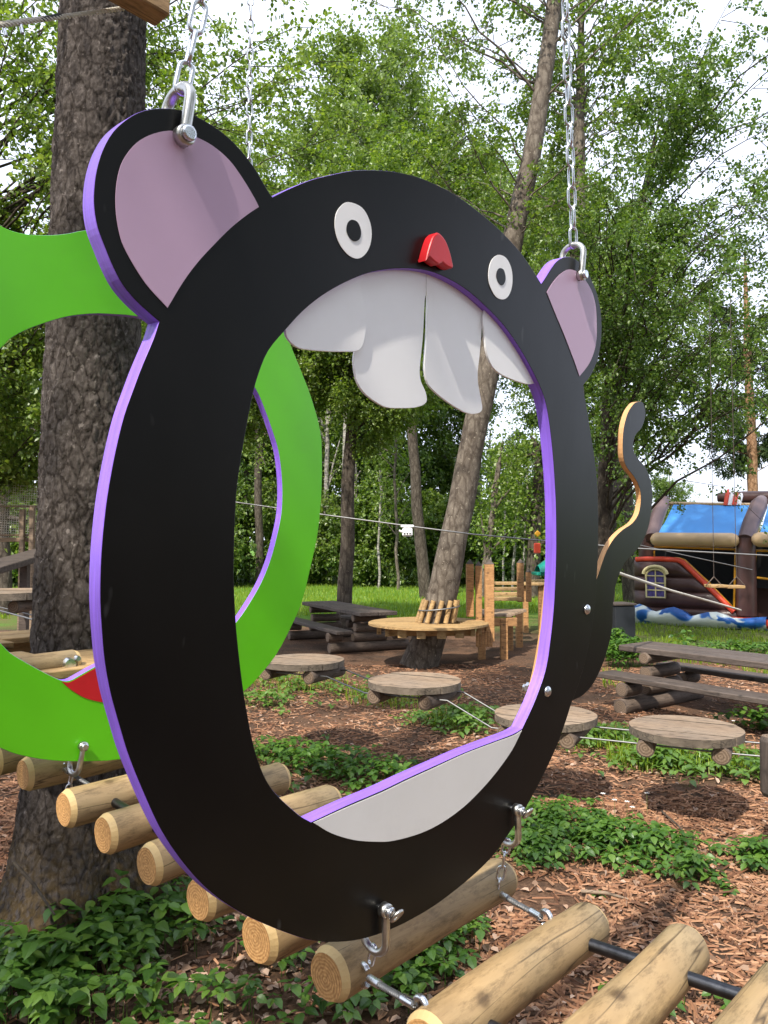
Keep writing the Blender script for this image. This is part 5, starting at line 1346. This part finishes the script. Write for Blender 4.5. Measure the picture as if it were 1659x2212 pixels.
def herb_patch(name, label, centres, n, L, leafm, seed, hmax=0.16, per=3, flowers=0):
    """centres: (x, y, rx, ry, weight)"""
    rg = np.random.default_rng(seed); w_ = np.array([c[4] for c in centres], float); w_ /= w_.sum()
    idx = rg.choice(len(centres), n, p=w_); C = np.array([c[:4] for c in centres])[idx]
    th = rg.uniform(0, 2 * np.pi, n); r = rg.uniform(0, 1, n) ** 0.62 * (1 + 0.38 * rg.normal(size=n))
    xy = C[:, :2] + np.stack([np.cos(th) * r * C[:, 2], np.sin(th) * r * C[:, 3]], 1)
    z0 = height(xy); h = hmax * rg.uniform(0.35, 1.0, n) * np.clip(1.15 - r * 0.5, 0.3, 1)
    tops = np.concatenate([xy, (z0 + h)[:, None]], 1)
    prof = [(0.0, 0.03), (0.14, 0.23), (0.33, 0.37), (0.40, 0.33), (0.58, 0.33), (0.64, 0.27), (0.82, 0.17), (1.0, 0.0)]
    k = len(prof); Vs, Ts = [], []; base = 0
    rot = rg.uniform(0, 2 * np.pi, n)
    offs = {3: (0, 2.0, -2.0), 5: (0, 1.15, -1.15, 2.3, -2.3)}[per]
    for o_ in offs:
        a_ = rot + o_ + rg.normal(size=n) * 0.15; droop = rg.uniform(0.05, 0.55, n)
        axv = unit(np.stack([np.cos(a_), np.sin(a_), -droop + 0.25], 1)); up_ = np.zeros((n, 3)); up_[:, 2] = 1; up_ += rg.normal(size=(n, 3)) * 0.22
        sd = unit(np.cross(up_, axv)); nr = np.cross(axv, sd)
        Lk = (L * rg.uniform(0.65, 1.25, n))[:, None]
        V = np.zeros((n, 3 * k, 3)); st = tops + axv * 0.012
        for j, (t, s_) in enumerate(prof):
            mid = st + axv * Lk * t - nr * Lk * 0.30 * t * t
            V[:, j] = mid; V[:, k + j] = mid + sd * Lk * s_ + nr * Lk * 0.22 * s_; V[:, 2 * k + j] = mid - sd * Lk * s_ + nr * Lk * 0.22 * s_
        tri = []
        for j in range(k - 1):
            tri += [(j, k + j, k + j + 1), (j, k + j + 1, j + 1), (j, j + 1, 2 * k + j + 1), (j, 2 * k + j + 1, 2 * k + j)]
        Vs.append(V.reshape(-1, 3)); Ts.append((np.arange(n)[:, None, None] * 3 * k + np.array(tri)[None]).reshape(-1, 3) + base); base += n * 3 * k
    # stalks as narrow three sided blades
    d_ = 0.0016; lo = np.concatenate([xy, z0[:, None]], 1)
    V = np.stack([lo + [d_, 0, 0], lo + [-d_, d_, 0], lo + [-d_, -d_, 0], tops], 1)
    Vs.append(V.reshape(-1, 3)); Ts.append((np.arange(n)[:, None, None] * 4 + np.array([(0, 1, 3), (1, 2, 3), (2, 0, 3)])[None]).reshape(-1, 3) + base)
    o = link(bpy.data.objects.new(name, np_mesh(name, np.concatenate(Vs), np.concatenate(Ts), M[leafm], False)))
    tag(o, label, 'plants', kind='stuff')
    return o
def gp(u, v, rx, ry, w_=1.0):
    p = ground_at(u, v); return (p.x, p.y, rx, ry, w_)
herb_patch('ground_elder', 'dense green herb leaves at the foot of the spruce, bottom left', [gp(60, 2140, 0.55, 0.35, 1.3), gp(200, 2060, 0.36, 0.36, 1.1), gp(400, 1985, 0.25, 0.40, 0.7), gp(330, 1930, 0.28, 0.5, 0.7), gp(60, 2240, 0.5, 0.25, 1.0)], 400, 0.046, 'herb', 101, 0.19, 5)
herb_patch('broad_herbs', 'taller broad leaved plants among the herbs at the foot of the spruce', [gp(40, 2150, 0.5, 0.35, 1.0), gp(240, 2040, 0.35, 0.35, 1.0), gp(380, 1960, 0.3, 0.4, 0.6)], 90, 0.07, 'herb', 111, 0.27, 3)
herb_patch('anemone_patch', 'low green anemone patch right of the black ring', [gp(1190, 1790, 0.42, 0.40, 1.3), gp(1300, 1830, 0.40, 0.30, 1.0), gp(1150, 1850, 0.2, 0.25, 0.5), gp(1420, 1850, 0.25, 0.2, 0.3), gp(1500, 1905, 0.13, 0.10, 0.25), gp(1640, 1865, 0.16, 0.16, 0.3)], 560, 0.041, 'herb', 102, 0.13, 5)
herb_patch('herb_patch', 'green herbs seen through the lower mouth opening', [gp(700, 1670, 0.55, 0.45, 1.3), gp(600, 1640, 0.4, 0.4, 0.8), gp(800, 1690, 0.3, 0.25, 0.5)], 360, 0.055, 'herb', 103, 0.14, 3)
herb_patch('herb_patch', 'light green herbs below the middle plank disc', [gp(850, 1505, 0.6, 0.6, 1.0), gp(660, 1490, 0.8, 0.8, 1.0), gp(990, 1560, 0.45, 0.35, 1.2), gp(1010, 1580, 0.2, 0.2, 0.4), gp(580, 1520, 0.4, 0.5, 0.6)], 480, 0.06, 'herb_light', 104, 0.16, 3)
herb_patch('herb_patch', 'light green weeds below the nearest plank disc', [gp(1330, 1615, 0.55, 0.40, 1.2), gp(1420, 1660, 0.40, 0.28, 1.0), gp(1560, 1660, 0.50, 0.30, 1.0), gp(1640, 1690, 0.35, 0.2, 0.6), gp(1240, 1600, 0.25, 0.3, 0.4)], 460, 0.055, 'herb_light', 105, 0.15, 3)
herb_patch('herb_patch', 'small green herbs between the nearest logs', [gp(900, 2090, 0.22, 0.20, 1.0), gp(960, 2040, 0.18, 0.22, 0.8), gp(740, 2200, 0.20, 0.12, 0.35), gp(830, 2150, 0.16, 0.14, 0.6), gp(1420, 2190, 0.25, 0.10, 0.5), gp(620, 2090, 0.15, 0.2, 0.3), gp(470, 2200, 0.2, 0.1, 0.2)], 190, 0.045, 'herb', 106, 0.15, 5)
herb_patch('weed_tuft', 'bushy green weeds at the foot of the dark bin', [gp(1325, 1415, 0.35, 0.45, 1.0), gp(1360, 1440, 0.35, 0.25, 0.8), gp(1480, 1425, 0.5, 0.25, 0.2)], 420, 0.075, 'herb', 107, 0.40, 3)
herb_patch('weed_tuft', 'dark green weeds by the table at the right edge', [gp(1600, 1410, 0.8, 0.5, 1.0), gp(1640, 1570, 0.3, 0.2, 0.3)], 240, 0.07, 'herb', 108, 0.2, 3)

def blades(name, label, xy, L, W, leafm, seed, lean=0.5):
    rg = np.random.default_rng(seed); n = len(xy); z0 = height(xy)
    a_ = rg.uniform(0, 2 * np.pi, n); Lk = L * rg.uniform(0.5, 1.2, n); ln = rg.uniform(0, lean, n)
    lo = np.concatenate([xy, z0[:, None] - 0.005], 1); sd = np.stack([np.cos(a_), np.sin(a_), np.zeros(n)], 1) * (W * rg.uniform(0.6, 1.3, n))[:, None]
    dr = np.stack([-np.sin(a_), np.cos(a_), np.zeros(n)], 1)
    md = lo + dr * (Lk * ln * 0.35)[:, None]; md[:, 2] += Lk * 0.6
    tp = lo + dr * (Lk * ln)[:, None]; tp[:, 2] += Lk * (1 - 0.35 * ln)
    V = np.stack([lo - sd, lo + sd, md + sd * 0.8, md - sd * 0.8, tp], 1).reshape(-1, 3)
    T = (np.arange(n)[:, None, None] * 5 + np.array([(0, 1, 2), (0, 2, 3), (3, 2, 4)])[None]).reshape(-1, 3)
    o = link(bpy.data.objects.new(name, np_mesh(name, V, T, M[leafm]))); tag(o, label, 'grass', kind='stuff'); return o
rg = np.random.default_rng(5)
n = 52000; yy = 17.0 + 15.0 * rg.uniform(0, 1, n) ** 1.3; xx = rg.uniform(-0.55, 0.62, n) * yy
keep = np.array([mnoise.noise(Vector((x * 0.35, y * 0.35, 2.0))) > -0.55 + 0.5 * (y < 18.5) for x, y in zip(xx, yy)])
blades('lawn_grass', 'bright green lawn grass in front of the forest', np.stack([xx, yy], 1)[keep], 0.13, 0.008, 'grass', 201)
n = 9000; yy = rg.uniform(8.8, 17.0, n); xx = yy * rg.uniform(0.28, 0.56, n)
keep = np.array([mnoise.noise(Vector((x * 0.7, y * 0.7, 7.0))) > 0.10 - 0.05 * (y - 9) for x, y in zip(xx, yy)])
blades('thin_grass', 'thin worn grass in front of the bouncy castle', np.stack([xx, yy], 1)[keep], 0.09, 0.006, 'grass', 202)
pts = []
for u, v, rx, ry, m in ((1400, 1650, 0.30, 0.25, 500), (1290, 1610, 0.3, 0.25, 350), (1560, 1660, 0.4, 0.25, 350), (850, 1510, 0.5, 0.5, 350), (640, 1480, 0.6, 0.5, 300), (980, 1560, 0.3, 0.3, 200)):
    p = ground_at(u, v); a_ = rg.uniform(0, 6.28, m); r_ = np.sqrt(rg.uniform(0, 1, m)); pts.append(np.stack([p.x + np.cos(a_) * r_ * rx, p.y + np.sin(a_) * r_ * ry], 1))
blades('grass_tufts', 'tufts of light green grass round the plank discs', np.concatenate(pts), 0.16, 0.0035, 'grass', 203, 0.9)

# wood chips and dead leaves
def scatter(n, y0, y1, spread, pw=1.0):
    y = y0 + (y1 - y0) * rg.uniform(0, 1, n) ** pw; x = rg.uniform(-spread, spread, n) * (y + 0.4); return np.stack([x, y], 1)
xy = np.concatenate([scatter(30000, 1.7, 5.0, 0.62), scatter(34000, 4.5, 10.5, 0.62, 1.15)])
m_ = np.array([mnoise.noise(Vector((x * 0.8 + 3, y * 0.8, 3.0))) for x, y in xy]); left = (xy[:, 0] < 0.25) & (xy[:, 1] < 3.6)
xy = xy[((m_ > -0.35) & ~left) | (rg.uniform(0, 1, len(xy)) < 0.16)]
n = len(xy); z0 = height(xy) + rg.uniform(0.000, 0.010, n)
a_ = rg.uniform(0, np.pi * 2, n); axv = np.stack([np.cos(a_), np.sin(a_), rg.normal(size=n) * 0.16], 1); axv = unit(axv)
nr = rg.normal(size=(n, 3)) * 0.30; nr[:, 2] += 1; sd = unit(np.cross(nr, axv)); nr = np.cross(axv, sd)
Lk = (0.018 + 0.045 * rg.uniform(0, 1, n) ** 2.2)[:, None]; Wk = (rg.uniform(0.003, 0.0075, n))[:, None]; c = np.concatenate([xy, z0[:, None]], 1)
V = np.stack([c - axv * Lk - sd * Wk, c - axv * Lk * 0.9 + sd * Wk, c - axv * Lk * 0.95 + nr * Wk * 1.1, c + axv * Lk - sd * Wk * 0.6, c + axv * Lk * 0.85 + sd * Wk * 0.6, c + axv * Lk * 0.9 + nr * Wk * 0.9], 1).reshape(-1, 3)
T = (np.arange(n)[:, None, None] * 6 + np.array([(0, 3, 5), (0, 5, 2), (2, 5, 4), (2, 4, 1), (0, 2, 1), (3, 4, 5)])[None]).reshape(-1, 3)
o = link(bpy.data.objects.new('wood_chips', np_mesh('wood_chips', V, T, M['chips']))); tag(o, 'reddish brown wood chips covering the ground', 'wood chips', kind='stuff')
xy = np.concatenate([scatter(1500, 1.8, 4.5, 0.6), scatter(2600, 4.0, 9.5, 0.6), np.stack([rg.uniform(-1.0, 0.5, 800), rg.uniform(2.2, 3.6, 800)], 1)])
n = len(xy); z0 = height(xy) + 0.010; c = np.concatenate([xy, z0[:, None]], 1); nr = rg.normal(size=(n, 3)) * 0.35; nr[:, 2] += 1
V, F = leaf_cloud(c, np.concatenate([rg.normal(size=(n, 2)), rg.normal(size=(n, 1)) * 0.2], 1), nr, rg.uniform(0.02, 0.05, n), 0.55, 0.45, True)
o = link(bpy.data.objects.new('dead_leaves', np_mesh('dead_leaves', V, F, M['deadleaf']))); tag(o, 'pale brown dead leaves scattered on the ground', 'leaves', kind='stuff')
# fallen sticks
for (u0, v0, u1, v1, r_, lb) in ((1255, 1935, 1365, 1952, 0.009, 'short pale stick lying right of the log bridge'), (1430, 1760, 1500, 1830, 0.006, 'thin dark twig lying beyond the anemone patch'), (30, 1875, 118, 1985, 0.007, 'thin grey twig leaning on the foot of the spruce'), (600, 2030, 560, 2060, 0.004, 'thin twig on the soil beneath the nearest log')):
    A, B_ = ground_at(u0, v0), ground_at(u1, v1)
    if 'spruce' in lb: A = at(30, 1875, 2.95); B_ = at(118, 1985, 2.85)
    A.z += 0.02; B_.z += 0.015; mm = A.lerp(B_, 0.5) + Vector((0, 0, 0.012))
    t_o = MB().tube([A, mm, B_], [r_, r_ * 0.9, r_ * 0.5], 7).build('twig', M['plank' if 'pale' in lb else 'bark_dark']); tag(t_o, lb, 'twig', 'fallen sticks')
# anemone flowers, each a small six petal star on a stalk
FL = ['white anemone flower at the left of the row beside the black ring', 'white anemone flower, second of the row beside the black ring', 'white anemone flower in the middle of the row beside the black ring', 'lowest white anemone flower in the row beside the black ring', 'rightmost white anemone flower beside the black ring', 'small white flower under the farthest plank disc', 'small white flower just left of the middle plank disc', 'small white flower under the nearest plank disc']
for i, (u, v) in enumerate(((1303, 1763), (1328, 1778), (1355, 1782), (1367, 1795), (1398, 1762), (668, 1488), (735, 1482), (1585, 1600))):
    p = ground_at(u, v); c = Vector((p.x, p.y, 0.13 if i < 5 else 0.16)) 
    f_o = empty('anemone_flower', (p.x, p.y - 0.0, 0)); tag(f_o, FL[i], 'flower', 'small white anemone flowers')
    pb = MB()
    for k in range(6):
        a0_ = k * math.pi / 3 + i; q = [Vector((math.cos(a0_ + d1) * r1, math.sin(a0_ + d1) * r1, c.z + z1)) for d1, r1, z1 in ((0, 0.002, 0), (-0.4, 0.011, 0.004), (0, 0.017, 0.003), (0.4, 0.011, 0.004))]
        pb.add(q, [(0, 1, 2, 3)])
    pb.build('petals', M['petal'], f_o); MB().tube([(0, 0, 0), (0, 0, c.z)], 0.0012, 4).build('stalk', M['stem'], f_o)
